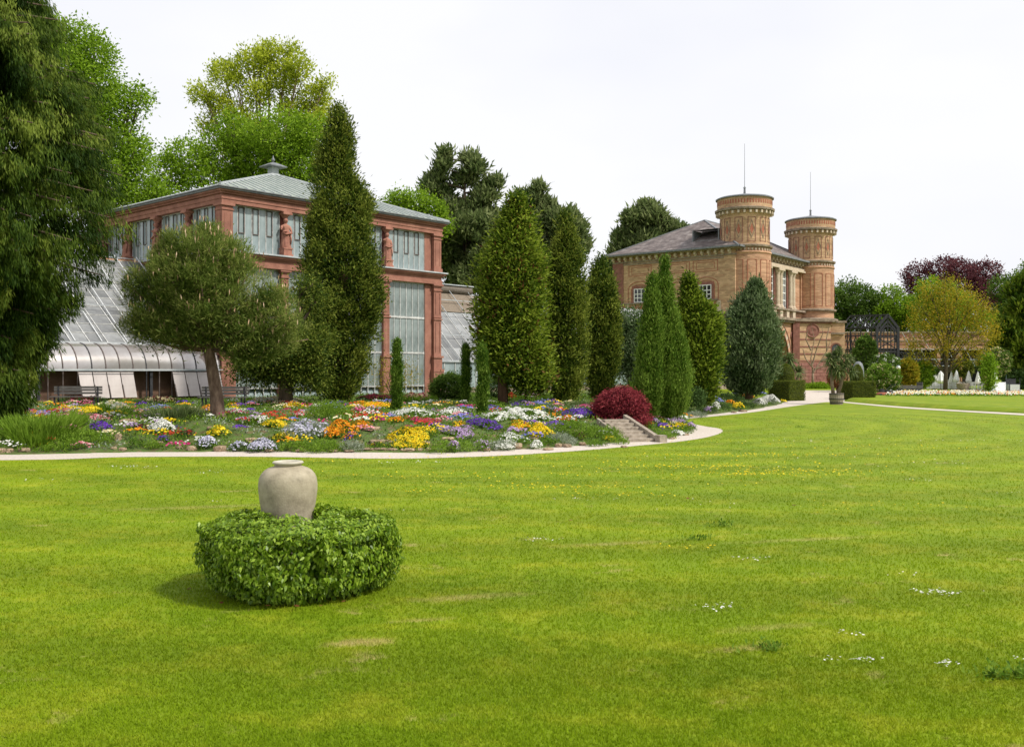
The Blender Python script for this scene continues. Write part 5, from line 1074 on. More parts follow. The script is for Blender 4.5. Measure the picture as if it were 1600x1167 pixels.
# ------------------------------------------------------------------ flower bed
LEAF = dict(c='cover', b='bright', g='grey', d='dkcover', s='cord')
def clump(px, py, w, h, flower, label, leaf='c', kind='cushion', dens=1.0, group=None, name='flower_clump', cat='flowers', fz=1.0):
    x, y, z = TP(px, py+h*.35); s = y/FOC; rx = w*s/2; ry = max(min(rx*1.1, 1.3), .22); hh = max(h*s*.75, .12)
    rng = np.random.default_rng(int(px*7+py*13)); area = rx*ry*4
    if kind == 'tulips': hh = max(hh, .32)
    n = int(np.clip(area*150, 26, 520)*dens); a = rng.uniform(0, 2*PI, n); q = np.sqrt(rng.uniform(0, 1, n)); wob = 1+.18*np.sin(a*3+px)+.12*np.sin(a*5+py)
    X = rx*q*np.cos(a)*wob; Y = ry*q*np.sin(a)*wob; top = hh*np.sqrt(np.clip(1-q*q*.9, 0, 1))*(1+.15*np.sin(X*9+px)*np.sin(Y*8)); Zg = hz(x+X, y+Y)-z
    root = None; C = np.stack([X, Y, Zg+top*rng.uniform(.35, .92, n)], 1); d = nrm(np.stack([np.cos(a)*q, np.sin(a)*q, np.full(n, 1.0)], 1))
    if leaf == 's' or kind == 'tulips' or kind == 'blades': ln, wd, sp, k = hh*.9, .03, .28, 7
    elif leaf == 'g': ln, wd, sp, k = .085, .016, .6, 12
    else: ln, wd, sp, k = .055, .026, .8, 12
    if kind in ('tulips', 'blades'): C[:, 2] = Zg+.02
    o = foliage(name, C, d, k, .09, ln, wd, M[LEAF[leaf]], None, spread=sp, rng=rng, tint=np.clip(rng.normal(.45, .2, n), 0, 1)); o.location = (x, y, z); tag(o, label, cat, group)
    if flower:
        fls = flower if isinstance(flower, (list, tuple)) else [flower]
        for f in fls:
            cov = 3.9 if kind == 'mat' else (1.3 if kind == 'sparse' else 2.3)
            m = int(np.clip(area*330*cov/len(fls), 40, 2600)*(.4 if kind == 'tulips' else 1)*dens); a = rng.uniform(0, 2*PI, m); q = np.sqrt(rng.uniform(0, 1, m)); wob = 1+.18*np.sin(a*3+px)+.12*np.sin(a*5+py)
            X = rx*q*np.cos(a)*wob*.97; Y = ry*q*np.sin(a)*wob*.97; top = hh*np.sqrt(np.clip(1-q*q*.9, 0, 1))*(1+.15*np.sin(X*9+px)*np.sin(Y*8)); ok = (np.sin(X*7+px)+np.sin(Y*9+py)+rng.normal(size=m)*.7) > (-.8 if kind == 'mat' else -.1)
            X, Y, top, a, q = X[ok], Y[ok], top[ok], a[ok], q[ok]; m = len(X); Zg = hz(x+X, y+Y)-z; P = np.stack([X, Y, Zg+top*1.02+rng.uniform(-.01, .035, m)], 1)
            fs = (.026 if kind == 'mat' else .032)*fz*(1.25 if kind == 'tulips' else 1)*min(1.6, (y/28))
            nn = nrm(np.stack([np.cos(a)*q*.8, np.sin(a)*q*.8-.35, np.ones(m)], 1)+rng.normal(size=(m, 3))*.35); t = nrm(np.cross(nn, rng.normal(size=(m, 3)))); b = np.cross(nn, t); S = (fs*rng.uniform(.6, 1.2, m))[:, None]
            if kind == 'tulips':
                t = np.tile([1., 0, 0], (m, 1)); b = np.tile([0, 0, 1.], (m, 1)); V = np.stack([P-b*S, P+t*S*.7-b*S*.3, P+t*S*.55+b*S*.8, P-t*S*.55+b*S*.8, P-t*S*.7-b*S*.3], 1)
            else: V = np.stack([P+(t*math.cos(2*PI*k/5)+b*math.sin(2*PI*k/5))*S for k in range(5)], 1)
            bl = link('blossoms', quads_mesh('blossoms', V.reshape(-1, 3), rng.uniform(0, 1, m), M[f], 5), o); bl['kind'] = 'stuff'
    return o
B = [
 (9, 649, 34, 8, 'f_blue', 'lavender blue flower mat at the foot of the drooping conifer', 'c', 'mat'), (66, 645, 34, 6, 'f_blue', 'thin strip of blue flowers behind the grassy hummock', 'c', 'mat'),
 (123, 642, 78, 11, 'f_yellow', 'long bright yellow pansy patch below the first bench', 'c', 'mat'), (139, 652, 58, 9, 'f_pink', 'pink flower patch directly below the yellow pansies', 'c', 'mat'),
 (182, 640, 42, 9, ['f_cream', 'f_white'], 'cream flowers between the bench and pink patch', 'c', 'tulips'), (219, 644, 30, 8, ['f_red', 'f_cream'], 'small red and cream flowers beside the sword-leaved irises', 'c', 'cushion'),
 (270, 646, 72, 26, None, 'large clump of dark green sword leaves beside the pine trunk', 's', 'blades'), (159, 667, 32, 14, 'f_purple', 'deep purple pansies beside the brown rocks', 'c', 'mat'),
 (254, 668, 36, 24, 'f_white', 'domed white candytuft near the pine trunk', 'c', 'mat'), (219, 668, 28, 8, 'f_dark', 'dark red flowers beside the white candytuft', 'd', 'sparse'),
 (62, 668, 112, 34, None, 'wide bright green grassy hummock near the drooping conifer', 'b', 'blades2'), (120, 686, 90, 22, None, 'feathery green mound running down to the path edge', 'b', 'cushion'),
 (51, 679, 22, 9, 'f_yellow', 'small yellow flowers on the grassy hummock', 'c', 'cushion'), (63, 694, 24, 9, 'f_yellow', 'yellow flowers above the edging stones near the conifer', 'c', 'cushion'),
 (256, 686, 18, 9, 'f_purple', 'little violet cushion between two green domes', 'c', 'mat'), (321, 693, 32, 22, 'f_phlox', 'pale lilac phlox mound below the pine tree', 'd', 'cushion'),
 (324, 640, 24, 15, 'f_orange', 'orange wallflowers to one side of the pine trunk', 'c', 'mat'), (367, 633, 26, 9, ['f_orange', 'f_yellow'], 'orange and yellow wallflowers beyond the pine trunk', 'c', 'cushion'),
 (342, 674, 34, 14, 'f_yellow', 'yellow alyssum just below the foot of the pine', 'b', 'cushion'), (370, 643, 44, 7, 'f_white', 'white edging flowers beside the pine trunk', 'c', 'mat'),
 (210, 693, 26, 20, None, 'first round green dome near the path below the irises', 'c', 'cushion'), (237, 693, 26, 20, None, 'second round green dome next to the violet cushion', 'b', 'cushion'),
 (288, 679, 26, 10, 'f_dark', 'rusty red low plant among stones under the pine', 'd', 'cushion'), (373, 698, 30, 16, 'f_phlox', 'small pale phlox between two phlox mounds', 'd', 'cushion'),
 (429, 628, 88, 14, ['f_cream', 'f_white'], 'long row of cream tulips in front of the palm house', 'c', 'tulips'), (462, 635, 36, 10, ['f_orange', 'f_yellow'], 'orange and yellow flowers under the cream tulips', 'c', 'cushion'),
 (473, 648, 30, 10, ['f_pink', 'f_white'], 'pink and white flowers beside the leafy peony bush', 'c', 'cushion'), (519, 641, 78, 38, None, 'big leafy light green peony bush in mid bed', 'b', 'cushion'),
 (432, 662, 42, 10, 'f_yellow', 'narrow yellow pansy band above the silver foliage', 'c', 'mat'), (401, 656, 48, 14, 'f_white', 'tiny white starry flowers beyond the pine foot', 'c', 'sparse'),
 (480, 671, 74, 26, 'f_phlox', 'wide silvery green mound dusted with pale blossom', 'g', 'sparse'), (530, 670, 58, 20, 'f_orange', 'large vivid orange poppies below the peony bush', 'c', 'cushion'),
 (445, 681, 34, 9, 'f_yellow', 'yellow flowers above the long green mat', 'c', 'mat'), (411, 696, 46, 24, 'f_phlox', 'largest pale lilac phlox mound beside the path', 'd', 'mat'),
 (462, 697, 46, 16, None, 'low fresh green cushion next to the largest phlox mound', 'b', 'cushion'), (510, 697, 58, 20, None, 'long clipped green mat along the path', 'b', 'cushion'), (550, 697, 38, 20, None, 'silver grey foliage plant at the path edge', 'g', 'cushion'),
 (550, 681, 28, 12, ['f_purple', 'f_orange'], 'purple and orange pansies above the silver plant', 'c', 'cushion'), (587, 622, 58, 12, 'f_dark', 'dark crimson row at the foot of the palm house', 'd', 'cushion'),
 (652, 622, 52, 15, ['f_cream', 'f_dark', 'f_pink'], 'mixed cream and maroon tulips at the palm house corner', 'c', 'tulips'), (584, 633, 72, 9, ['f_yellow', 'f_orange'], 'long golden strip in front of the dark crimson row', 'c', 'mat'),
 (559, 641, 20, 6, 'f_magenta', 'small magenta patch beside the peony bush', 'c', 'mat'), (645, 645, 76, 16, 'f_white', 'white starry drift around the slim cypress', 'c', 'sparse'), (705, 646, 60, 18, 'f_white', 'white flowers among long grassy leaves', 'c', 'sparse'), (779, 650, 60, 12, 'f_white', 'white flowers beyond the tallest pencil cypress', 'c', 'cushion'),
 (589, 656, 30, 9, 'f_magenta', 'magenta flowers next to the small orange patch', 'c', 'mat'), (620, 656, 24, 8, 'f_orange', 'small orange patch between two magenta patches', 'c', 'mat'), (660, 659, 54, 11, ['f_magenta', 'f_red'], 'broad crimson patch in the middle of the bed', 'c', 'mat'),
 (560, 664, 40, 9, 'f_orange', 'orange strip leading to the tan rocks', 'c', 'cushion'), (635, 671, 20, 7, 'f_magenta', 'hot pink cushion just above the yellow alyssum', 'c', 'mat'), (715, 675, 58, 14, 'f_lilac', 'wide lilac cushion in front of the purple pansies', 'c', 'mat'),
 (758, 662, 54, 13, 'f_purple', 'deep purple pansies at the foot of the tallest pencil cypress', 'c', 'mat'), (710, 665, 36, 8, ['f_yellow', 'f_orange'], 'gold flowers between the crimson and purple patches', 'c', 'cushion'),
 (641, 683, 74, 16, 'f_yellow', 'largest golden alyssum among tan rocks', 'c', 'mat'), (655, 697, 28, 11, 'f_yellow', 'lower golden alyssum between edging rocks', 'c', 'mat'), (622, 695, 28, 9, 'f_yellow', 'golden alyssum just above the edging stones', 'c', 'mat'), (595, 696, 26, 11, ['f_yellow', 'f_dark'], 'yellow and maroon pansies above the edging stones', 'c', 'cushion'),
 (684, 698, 34, 24, None, 'green dome beside the purple aubrieta at the path', 'b', 'cushion'), (729, 697, 28, 22, None, 'green dome between two lilac cushions at the path', 'b', 'cushion'), (709, 698, 20, 21, 'f_lilac', 'narrow lilac cushion between two green domes', 'c', 'mat'), (753, 697, 24, 22, 'f_lilac', 'round lilac cushion before the white-flowered edge', 'c', 'mat'),
 (785, 696, 40, 16, 'f_white', 'white-flowered cushion at the path edge', 'g', 'cushion'), (829, 620, 40, 14, ['f_pink', 'f_white'], 'pink and white tulips below the dark yews', 'c', 'tulips'), (800, 621, 20, 13, 'f_red', 'red tulips beside the cryptomeria trunk', 'c', 'tulips'),
 (807, 633, 22, 7, 'f_purple', 'violet row in front of the red tulips', 'c', 'mat'), (828, 632, 20, 6, 'f_pink', 'pink row in front of the pink tulips', 'c', 'mat'), (813, 649, 76, 22, 'f_white', 'broad drift of white flowers beside the low dark shrub', 'c', 'cushion'),
 (862, 642, 27, 30, None, 'low upright dark green shrub among white flowers', 'd', 'cushion'), (905, 645, 56, 13, 'f_purple', 'blue-violet pansy band beside the crimson maple', 'c', 'mat'), (889, 654, 24, 9, 'f_orange', 'orange pansies below the blue-violet band', 'c', 'cushion'),
 (844, 674, 40, 22, 'f_yellow', 'brightest yellow alyssum cushion half way to the steps', 'b', 'mat'), (812, 664, 40, 10, ['f_yellow', 'f_orange'], 'gold flowers behind the brightest alyssum', 'c', 'cushion'), (801, 673, 22, 10, 'f_lilac', 'lilac cushion near the white-flowered edge', 'c', 'mat'), (800, 686, 50, 16, 'f_white', 'white stars beneath the lilac cushion', 'c', 'sparse'),
 (838, 696, 20, 17, 'f_white', 'compact pure white candytuft at the path edge', 'c', 'mat'), (905, 668, 70, 26, None, 'mossy green slope beside the stone steps', 'b', 'cushion'), (948, 676, 50, 28, None, 'bright ferny green bank touching the steps', 'b', 'cushion'), (968, 688, 30, 16, None, 'round green cushions at the foot of the steps', 'b', 'cushion'),
 (904, 681, 22, 8, 'f_dark', 'dark red flowers on the mossy slope', 'd', 'cushion'), (951, 686, 22, 6, 'f_yellow', 'yellow-green flowers on the ferny bank', 'c', 'cushion'), (878, 686, 44, 16, None, 'grey-green wiry plant below the mossy slope', 'g', 'cushion'), (858, 690, 30, 14, None, 'green cushion beside the pure white candytuft', 'c', 'cushion'), (930, 692, 34, 14, None, 'low green cushion among stones near the steps', 'c', 'cushion'),
 (1013, 666, 24, 16, None, 'green cushion against the stone kerb of the steps', 'c', 'cushion'), (1022, 657, 20, 9, 'f_lilac', 'small lilac tuft beside the crimson maple', 'c', 'mat'), (1052, 657, 34, 13, 'f_lilac', 'large lilac cushion below the bright cypress', 'c', 'mat'), (1033, 664, 12, 7, 'f_purple', 'tiny purple tuft beside the large lilac cushion', 'c', 'mat'),
 (1064, 666, 28, 9, 'f_yellow', 'yellow cushion near the bend of the path', 'c', 'mat'), (1080, 666, 14, 14, 'f_lilac', 'lilac cushion at the very bend of the path', 'c', 'mat'), (1067, 652, 18, 9, 'f_white', 'white tuft below the bright cypress', 'c', 'cushion'), (1060, 676, 18, 8, 'f_white', 'white trailing cushion close to the kerb end block', 'c', 'mat'),
 (1036, 658, 9, 6, 'f_yellow', 'tiny yellow tuft between lilac cushions', 'c', 'mat'), (1040, 680, 30, 11, None, 'green mat next to the kerb end block', 'b', 'cushion'), (1070, 672, 26, 14, None, 'soft green mound inside the path bend', 'c', 'cushion'), (1088, 648, 30, 12, None, 'pale leafy mound where the two paths part', 'g', 'cushion'),
 (1116, 624, 28, 9, 'f_blue', 'blue aubrieta patch below the olive yew', 'c', 'mat'), (1103, 628, 14, 8, 'f_purple', 'purple patch beside the blue aubrieta', 'c', 'mat'), (1119, 636, 12, 18, 'f_white', 'white flower ribbon tumbling towards the garden path', 'c', 'mat'), (1130, 635, 24, 17, None, 'tawny green mound beside the white ribbon', 'd', 'cushion'),
 (1142, 629, 14, 8, 'f_orange', 'orange patch above the yellow one near the garden path', 'c', 'mat'), (1154, 635, 18, 14, 'f_yellow', 'yellow patch tumbling to the garden path', 'c', 'mat'), (1146, 620, 60, 10, None, 'dark green ground-hugging plant under the blue juniper', 'd', 'cushion'), (1174, 614, 52, 6, 'f_blue', 'long lavender-blue strip under the blue juniper', 'c', 'mat'),
 (1169, 619, 20, 6, 'f_orange', 'orange strip behind the silver mounds', 'c', 'mat'), (1188, 629, 20, 16, 'f_white', 'silver-white mound beside the garden path', 'g', 'mat'), (1204, 625, 26, 17, 'f_white', 'larger silver-white mound next to the box cube', 'g', 'mat'), (1224, 627, 10, 6, 'f_yellow', 'small yellow patch at the corner of the box cube', 'c', 'mat'),
 (1206, 617, 30, 9, None, 'green hummock behind the silver-white mounds', 'c', 'cushion'), (1109, 641, 20, 12, 'f_lilac', 'greyish lilac tuft beside the garden path start', 'd', 'sparse'), (1096, 640, 22, 14, None, 'dark wispy clump below the bright cypress', 'd', 'cushion'), (1168, 633, 24, 13, None, 'grassy mound between yellow patch and silver mounds', 'd', 'cushion'),
 (130, 628, 60, 9, 'f_dark', 'maroon flowers half hiding the first bench legs', 'd', 'tulips'), (250, 630, 60, 8, ['f_dark', 'f_cream'], 'maroon and cream tulips behind the sword leaves', 'd', 'tulips'), (705, 632, 60, 10, None, 'tall grassy leaves before the round green bush', 's', 'blades'), (905, 633, 50, 12, None, 'grey-green iris leaves behind the violet band', 's', 'blades'), (755, 632, 50, 10, None, 'loose green tuft between slim cypresses', 'c', 'blades'),
]
for r_ in B:
    px, py, w_, h, f, lb, lf, kd = r_; clump(px, py, w_, h, f, lb, lf, 'blades' if kd == 'blades2' else kd, name=('tulip_bed' if kd == 'tulips' else 'flower_clump' if f else 'leafy_clump'), cat='flowers' if f else 'plant')
# low filler between the named clumps
rng = np.random.default_rng(51); n = 26000
X = rng.uniform(-24, 19, n); Y = 24.3+(rng.uniform(0, 1, n)**1.5)*42; ok = inside(X, Y, BEDPOLY) & (seg_dist(X, Y, BEDLINE) > .25) & (np.abs(X) < Y*.58+1)
ok &= ~((np.abs(X-3.75) < .8) & (Y > 29) & (Y < 32.2)); X, Y = X[ok], Y[ok]; C = np.stack([X, Y, hz(X, Y)+.02], 1)
pat = np.sin(X*1.7+np.sin(Y*1.1)*2)+np.sin(Y*2.1+X*.6)
for nm, mt, sel, ln in (('ground_cover', 'cover', pat > .2, .09), ('bright_ground_cover', 'bright', (pat <= .2) & (pat > -.5), .095), ('dark_ground_cover', 'dkcover', (pat <= -.5) & (pat > -1.2), .08), ('grey_ground_cover', 'grey', pat < -1.45, .08)):
    c = C[sel]; tag(foliage(nm, c, np.tile([0, 0, 1.], (len(c), 1)), 9, .22, ln, .045, M[mt], None, spread=.8, flat=.55, rng=rng), kind='stuff')
ex, ey = np.array([TP(b_[0], b_[1])[:2] for b_ in B]).T
for f in ('f_white', 'f_yellow', 'f_lilac', 'f_red', 'f_pink', 'f_purple', 'f_magenta', 'f_cream', 'f_orange', 'f_blue'):
    nc = 34 if f == 'f_white' else 24; m = nc*34; ci = rng.choice(np.nonzero(C[:, 1] < 46)[0], nc); sz = np.repeat(rng.uniform(.5, 1.3, nc), 34)[:, None]; i = np.repeat(ci, 34); of = rng.normal(size=(m, 3)); P = C[i]+of*sz*[.22, .17, .015]+[0, 0, .10]; P[:, 2] += .13*np.exp(-(of[:, 0]**2+of[:, 1]**2)/2)*sz[:, 0]; a = np.arange(5)*2*PI/5; rg = np.stack([np.cos(a), np.sin(a)*.6, np.sin(a)*.5], 1)
    V = P[:, None]+rg[None]*(.032*rng.uniform(.6, 1.3, m))[:, None, None]; tag(link('scattered_blossoms', quads_mesh('scattered_blossoms', V.reshape(-1, 3), rng.uniform(0, 1, m), M[f], 5)), kind='stuff')
# rocks
def rock_mesh(seed):
    r = random.Random(seed); import bmesh; bm = bmesh.new(); bmesh.ops.create_icosphere(bm, subdivisions=2, radius=1)
    for v_ in bm.verts:
        k = 1+.22*math.sin(v_.co.x*4+seed)+.18*math.sin(v_.co.y*5+seed*2)+.12*r.uniform(-1, 1); v_.co *= k; v_.co.z *= .62
        v_.co.x = max(min(v_.co.x, .95), -.95); v_.co.z = min(v_.co.z, .5)
    me_ = bpy.data.meshes.new('rock'); bm.to_mesh(me_); bm.free(); me_.materials.append(M['rock']); return me_
rocks = [rock_mesh(k) for k in range(7)]; rr = random.Random(5)
RK = [(5, 671, 26, 18), (2, 706, 16, 11), (14, 706, 16, 11), (38, 705, 18, 12), (90, 691, 12, 12), (192, 700, 14, 10), (200, 656, 32, 14), (228, 655, 18, 9), (178, 703, 10, 7), (300, 698, 22, 14), (344, 698, 20, 14), (280, 702, 12, 7), (186, 680, 12, 18), (395, 685, 30, 10),
      (574, 704, 22, 6), (594, 704, 22, 6), (612, 705, 20, 6), (637, 705, 26, 8), (655, 705, 16, 7), (672, 704, 20, 8), (590, 688, 30, 12), (643, 690, 30, 12), (612, 688, 24, 8), (665, 690, 20, 10), (580, 668, 30, 8), (655, 676, 26, 9), (690, 672, 20, 7), (618, 673, 24, 7), (700, 684, 24, 8),
      (806, 694, 22, 14), (856, 700, 20, 8), (872, 694, 16, 9), (886, 695, 16, 10), (910, 693, 14, 8), (975, 697, 12, 6), (760, 706, 14, 6), (900, 672, 22, 7), (835, 684, 22, 7), (1050, 684, 12, 5), (1072, 678, 10, 5), (1160, 641, 14, 6), (1147, 643, 10, 5), (420, 708, 16, 5), (470, 708, 20, 5), (520, 708, 20, 5), (60, 704, 14, 7), (330, 667, 18, 7), (250, 690, 12, 6), (545, 708, 18, 5)]
for px, py, w_, h in RK:
    py = py-4 if py > 701 else py
    x, y, z = TP(px, py+h*.4); s = y/FOC
    near = min((b for b in B), key=lambda b: (b[0]-px)**2+4*(b[1]-py)**2); lb = near[5].split(' ')
    txt = ' '.join(lb[:9]); pos = 'below' if py > near[1]+5 else 'above' if py < near[1]-5 else 'beside'
    size = 'large' if w_ > 24 else 'small' if w_ < 14 else 'medium'
    tag(link('rock', rr.choice(rocks), None, (x, y, z+h*s*.15), (0, 0, rr.uniform(0, 6)), (w_*s*.5, w_*s*.4, h*s*.75)), f'{size} tan rock {pos} the {txt}', 'rock', 'rough tan rocks among the flowers')
# steps with kerbs
sx, sy = 4.04, 29.75; sroot = empty('garden_steps', (sx, sy, 0), math.atan2(.66, 2.05), 'six worn stone steps with a sloping kerb beside the crimson maple', 'steps')
for k in range(6):
    MB().box(-.46, .42, k*.36, (k+1)*.36+.06, -.05 if k == 0 else (k)*.1-.05, (k+1)*.1).build('step', M['stone'], sroot)
mb = MB(); mb.v = [(.44, -.12, -.1), (.57, -.12, -.1), (.57, 2.35, -.1), (.44, 2.35, -.1), (.44, -.12, .17), (.57, -.12, .17), (.57, 2.35, .74), (.44, 2.35, .74)]; mb.f = [(0, 3, 2, 1), (4, 5, 6, 7), (0, 1, 5, 4), (1, 2, 6, 5), (2, 3, 7, 6), (3, 0, 4, 7)]; mb.m = [0]*6; mb.build('sloping_kerb', M['stone'], sroot)
MB().box(.41, .66, -.42, -.10, -.05, .22).build('end_block', M['stone'], sroot)
mb = MB(); mb.v = [(-.55, -.05, -.1), (-.46, -.05, -.1), (-.46, 2.3, -.1), (-.55, 2.3, -.1), (-.55, -.05, .06), (-.46, -.05, .06), (-.46, 2.3, .64), (-.55, 2.3, .64)]; mb.f = [(0, 3, 2, 1), (4, 5, 6, 7), (0, 1, 5, 4), (1, 2, 6, 5), (2, 3, 7, 6), (3, 0, 4, 7)]; mb.m = [0]*6; mb.build('low_kerb', M['stone'], sroot)

# shrubs
def shrub(name, label, px, py, w_, h, D, mat, n=500, k=14, ln=.08, wd=.04, rad=.1, zb=None, upd=.4, extra=None, flatk=1.0, cat='shrub', group=None, hang=False, seed=0, spread=.7):
    s = D/FOC; rng = np.random.default_rng(int(px+py)+seed); x = WX(px, D); zb = float(hz(x, D)) if zb is None else zb; root = tree_root(name, x, D, zb, label, cat, group)
    zc = WZ(py, D)-zb; rx = w_*s/2; rz = h*s/2; u = shell_points(rng, n); f = rng.uniform(.75, 1.03, n); f *= 1+.12*np.sin(u[:, 0]*7+seed)*np.cos(u[:, 2]*6)
    C = u*f[:, None]*[rx, rx*.9, rz]+[0, 0, zc]; C[:, 2] = np.maximum(C[:, 2], .03); d = u.copy(); d[:, 2] += upd
    foliage('crown', C, nrm(d), k, rad*2, ln, wd, mat, root, spread=spread, rng=rng, tint=np.clip(rng.normal(.5, .22, n), 0, 1))
    if extra: i = rng.choice(n, extra[1]); foliage('blossoms', C[i]*[1.02, 1.02, 1.02], nrm(d[i]), 8, rad*1.2, ln*.8, wd, extra[0], root, spread=1, rng=rng)
    mb = MB()
    for j in range(6): a = j*PI/3; mb.tube([(0, 0, -.05), (rx*.25*math.cos(a), rx*.25*math.sin(a), zc*.5), (rx*.6*math.cos(a), rx*.5*math.sin(a), zc)], [max(rx*.04, .015), max(rx*.03, .01), .006], 5)
    mb.build('stems', M['bark'], root); return root
def jap_maple():
    D = 33.2; s = D/FOC; rng = np.random.default_rng(61); x = WX(970, D); zb = .58; root = tree_root('crimson_maple', x, D, zb, 'low crimson dome-shaped maple overhanging the top of the steps', 'shrub')
    n = 3200; a = rng.uniform(0, 2*PI, n); q = rng.uniform(0, 1.12, n)**.9; R_ = 41*s; H_ = (657-604)*s*.76; r = R_*np.sin(q*PI/2)*(1+.08*np.sin(a*4)+.05*np.sin(a*9)); z = H_*np.maximum(np.cos(np.minimum(q, 1)*PI/2), 0)**.85*.93+.08+.07*np.sin(a*7+q*14); C = np.stack([r*np.cos(a), r*np.sin(a)*.9, z-.2*(q > .9)], 1)*rng.uniform(.72, 1.03, (n, 1))
    d = np.stack([np.cos(a)*(.3+q), np.sin(a)*(.3+q), -.15-q*.5], 1); foliage('crown', C, nrm(d), 14, .15, .10, .034, M['japm'], root, spread=.5, rng=rng, tint=np.clip(rng.normal(.5, .25, n), 0, 1), jit=.15)
    mb = MB()
    for j in range(9): a = j*.7; mb.tube([(0, 0, -.1), (.2*math.cos(a), .2*math.sin(a), .4), (.6*R_*math.cos(a), .6*R_*math.sin(a), .72*H_)], [.05, .035, .012], 6)
    mb.build('limbs', M['bark'], root)
jap_maple()
shrub('round_bush', 'round glossy green bush beside the palm house corner pier', 702, 611, 60, 50, 52, M['green'], n=800, ln=.13, wd=.07, zb=TZ)
shrub('twiggy_shrub', 'thin yellow-green shrub against the palm house behind the slim cypress', 615, 588, 64, 60, 50, M['bronze'], n=90, ln=.12, wd=.05, zb=TZ, rad=.25)
shrub('low_green_shrub', 'yellowish bush in front of the grey wall behind the crimson maple', 985, 612, 30, 22, 52, M['bright'], n=240, zb=TZ)
shrub('dark_bush', 'dark bush under the cryptomeria', 770, 612, 50, 40, 56, M['dkcover'], n=400, ln=.14, wd=.06, zb=TZ)
shrub('dark_bush', 'dark bush below the olive yew and bright cypress', 1085, 622, 30, 26, 48, M['dkcover'], n=260, ln=.1, wd=.05, zb=TZ)
shrub('variegated_shrub', 'broad pale variegated shrub next to the second box cube', 1378, 592, 52, 44, 88, M['cover'], n=700, ln=.22, wd=.09, zb=0, extra=(M['f_cream'], 220), upd=1.2)
shrub('white_flowering_shrub', 'white flowering shrub behind the variegated one', 1382, 568, 40, 24, 98, M['green'], n=420, ln=.25, wd=.12, zb=0, extra=(M['f_white'], 130))
shrub('tall_green_shrub', 'tall green shrub before the iron frame beside the potted palm lilies', 1351, 556, 34, 60, 104, M['green'], n=520, ln=.28, wd=.14, zb=0)
shrub('orange_shrub', 'orange-yellow shrub behind the old lamp post', 1418, 583, 30, 42, 100, M['bronze'], n=420, ln=.24, wd=.12, zb=0)
shrub('green_shrub', 'bright green shrub next to the orange-yellow shrub', 1440, 585, 34, 38, 102, M['maple'], n=460, ln=.24, wd=.12, zb=0)
shrub('blossoming_shrub', 'large dusty pink blossoming shrub near the far lamp', 1552, 566, 48, 44, 112, M['green'], n=460, ln=.28, wd=.14, zb=0, extra=(M['f_pinkdust'] if 'f_pinkdust' in M else M['f_cream'], 330))
shrub('olive_bush', 'round olive bush in a big stone pot among the parasols', 1504, 575, 30, 26, 116, M['box'], n=300, ln=.24, wd=.12, zb=0)
shrub('green_shrub', 'dense green hedge bush behind the folded parasols', 1462, 588, 26, 26, 126, M['green'], n=260, ln=.28, wd=.14, zb=0)
shrub('green_shrub', 'dark green bush behind the dusty pink shrub', 1592, 592, 50, 30, 116, M['dkcover'], n=400, ln=.28, wd=.14, zb=0)
shrub('low_hedge', 'low green planting at the foot of the red ashlar base', 1277, 606, 46, 12, 122, M['maple'], n=420, ln=.24, wd=.12, zb=0)
shrub('reddish_bush', 'reddish orange bush behind the potted palm lilies', 1308, 592, 26, 26, 100, M['rust'], n=240, ln=.2, wd=.1, zb=0)
conifer('young_column_tree', 'narrow fresh green young tree beside the white loungers', 1545, 84, [(556, 1541, 1549), (570, 1534, 1558), (590, 1535, 1556), (605, 1538, 1552), (616, 1541, 1549)], M['maple'], zb=0, n=380, k=12, ln=.16, wd=.09, rad=.2, upd=.3, spread=.8, seed=71, tr=.06)
# clipped box cubes with domes
def box_cube(pxc, D, w_, h, rz, label, dome, labeld):
    x = WX(pxc, D); root = empty('box_cube', (x, D, 0), rz, label, 'topiary'); rng = np.random.default_rng(int(pxc)); core = MB().box(-w_/2+.07, w_/2-.07, -w_/2+.07, w_/2-.07, 0, h-.07).build('clipped_core', M['corebox'], root)
    C, Dn = [], []
    for nx, ny, nz in ((0, -1, 0), (-1, 0, 0), (1, 0, 0), (0, 1, 0), (0, 0, 1)):
        n = 1500; u = rng.uniform(-1, 1, (n, 3)); p = u*[w_/2, w_/2, h/2]+[0, 0, h/2]; nv = np.array([nx, ny, nz])
        for ax_ in range(3):
            if nv[ax_]: p[:, ax_] = (h if ax_ == 2 else nv[ax_]*w_/2)
        C.append(p-nv*.03); Dn.append(np.tile(nv, (n, 1)))
    foliage('clipped_leaves', np.concatenate(C), np.concatenate(Dn).astype(float), 3, .04, .05, .04, M['box'], root, spread=.8, rng=rng)
    dx, dw, dh = dome; sub = empty('clipped_dome', (x+dx, D+.1, h-.02), 0, labeld, 'topiary'); n = 2600; u = shell_points(rng, n, True); u[:, 2] = np.abs(u[:, 2]); MB().lathe([(dw/2-.05, 0), (dw/2*.93, dh*.45), (dw/2*.6, dh*.8), (0, dh-.05)], 20).build('clipped_core', M['corebox'], sub)
    foliage('clipped_leaves', u*[dw/2, dw/2, dh], u, 3, .04, .05, .04, M['box'], sub, spread=.8, rng=rng)
M['corebox'] = surf('dense_box_interior', (.03, .04, .01), (.06, .075, .018), rough=.9, scale=20)
box_cube(1229, 71.5, 1.95, 1.5, math.radians(38), 'clipped box cube beside the forecourt with a dome on top', (-.05, 1.25, 1.25), 'clipped beehive dome standing on the nearer box cube')
box_cube(1340, 73.5, 1.9, 1.42, math.radians(12), 'clipped box cube beyond the potted palm lilies', (.03, .85, 1.3), 'small brownish clipped dome on the box cube beyond the barrel')
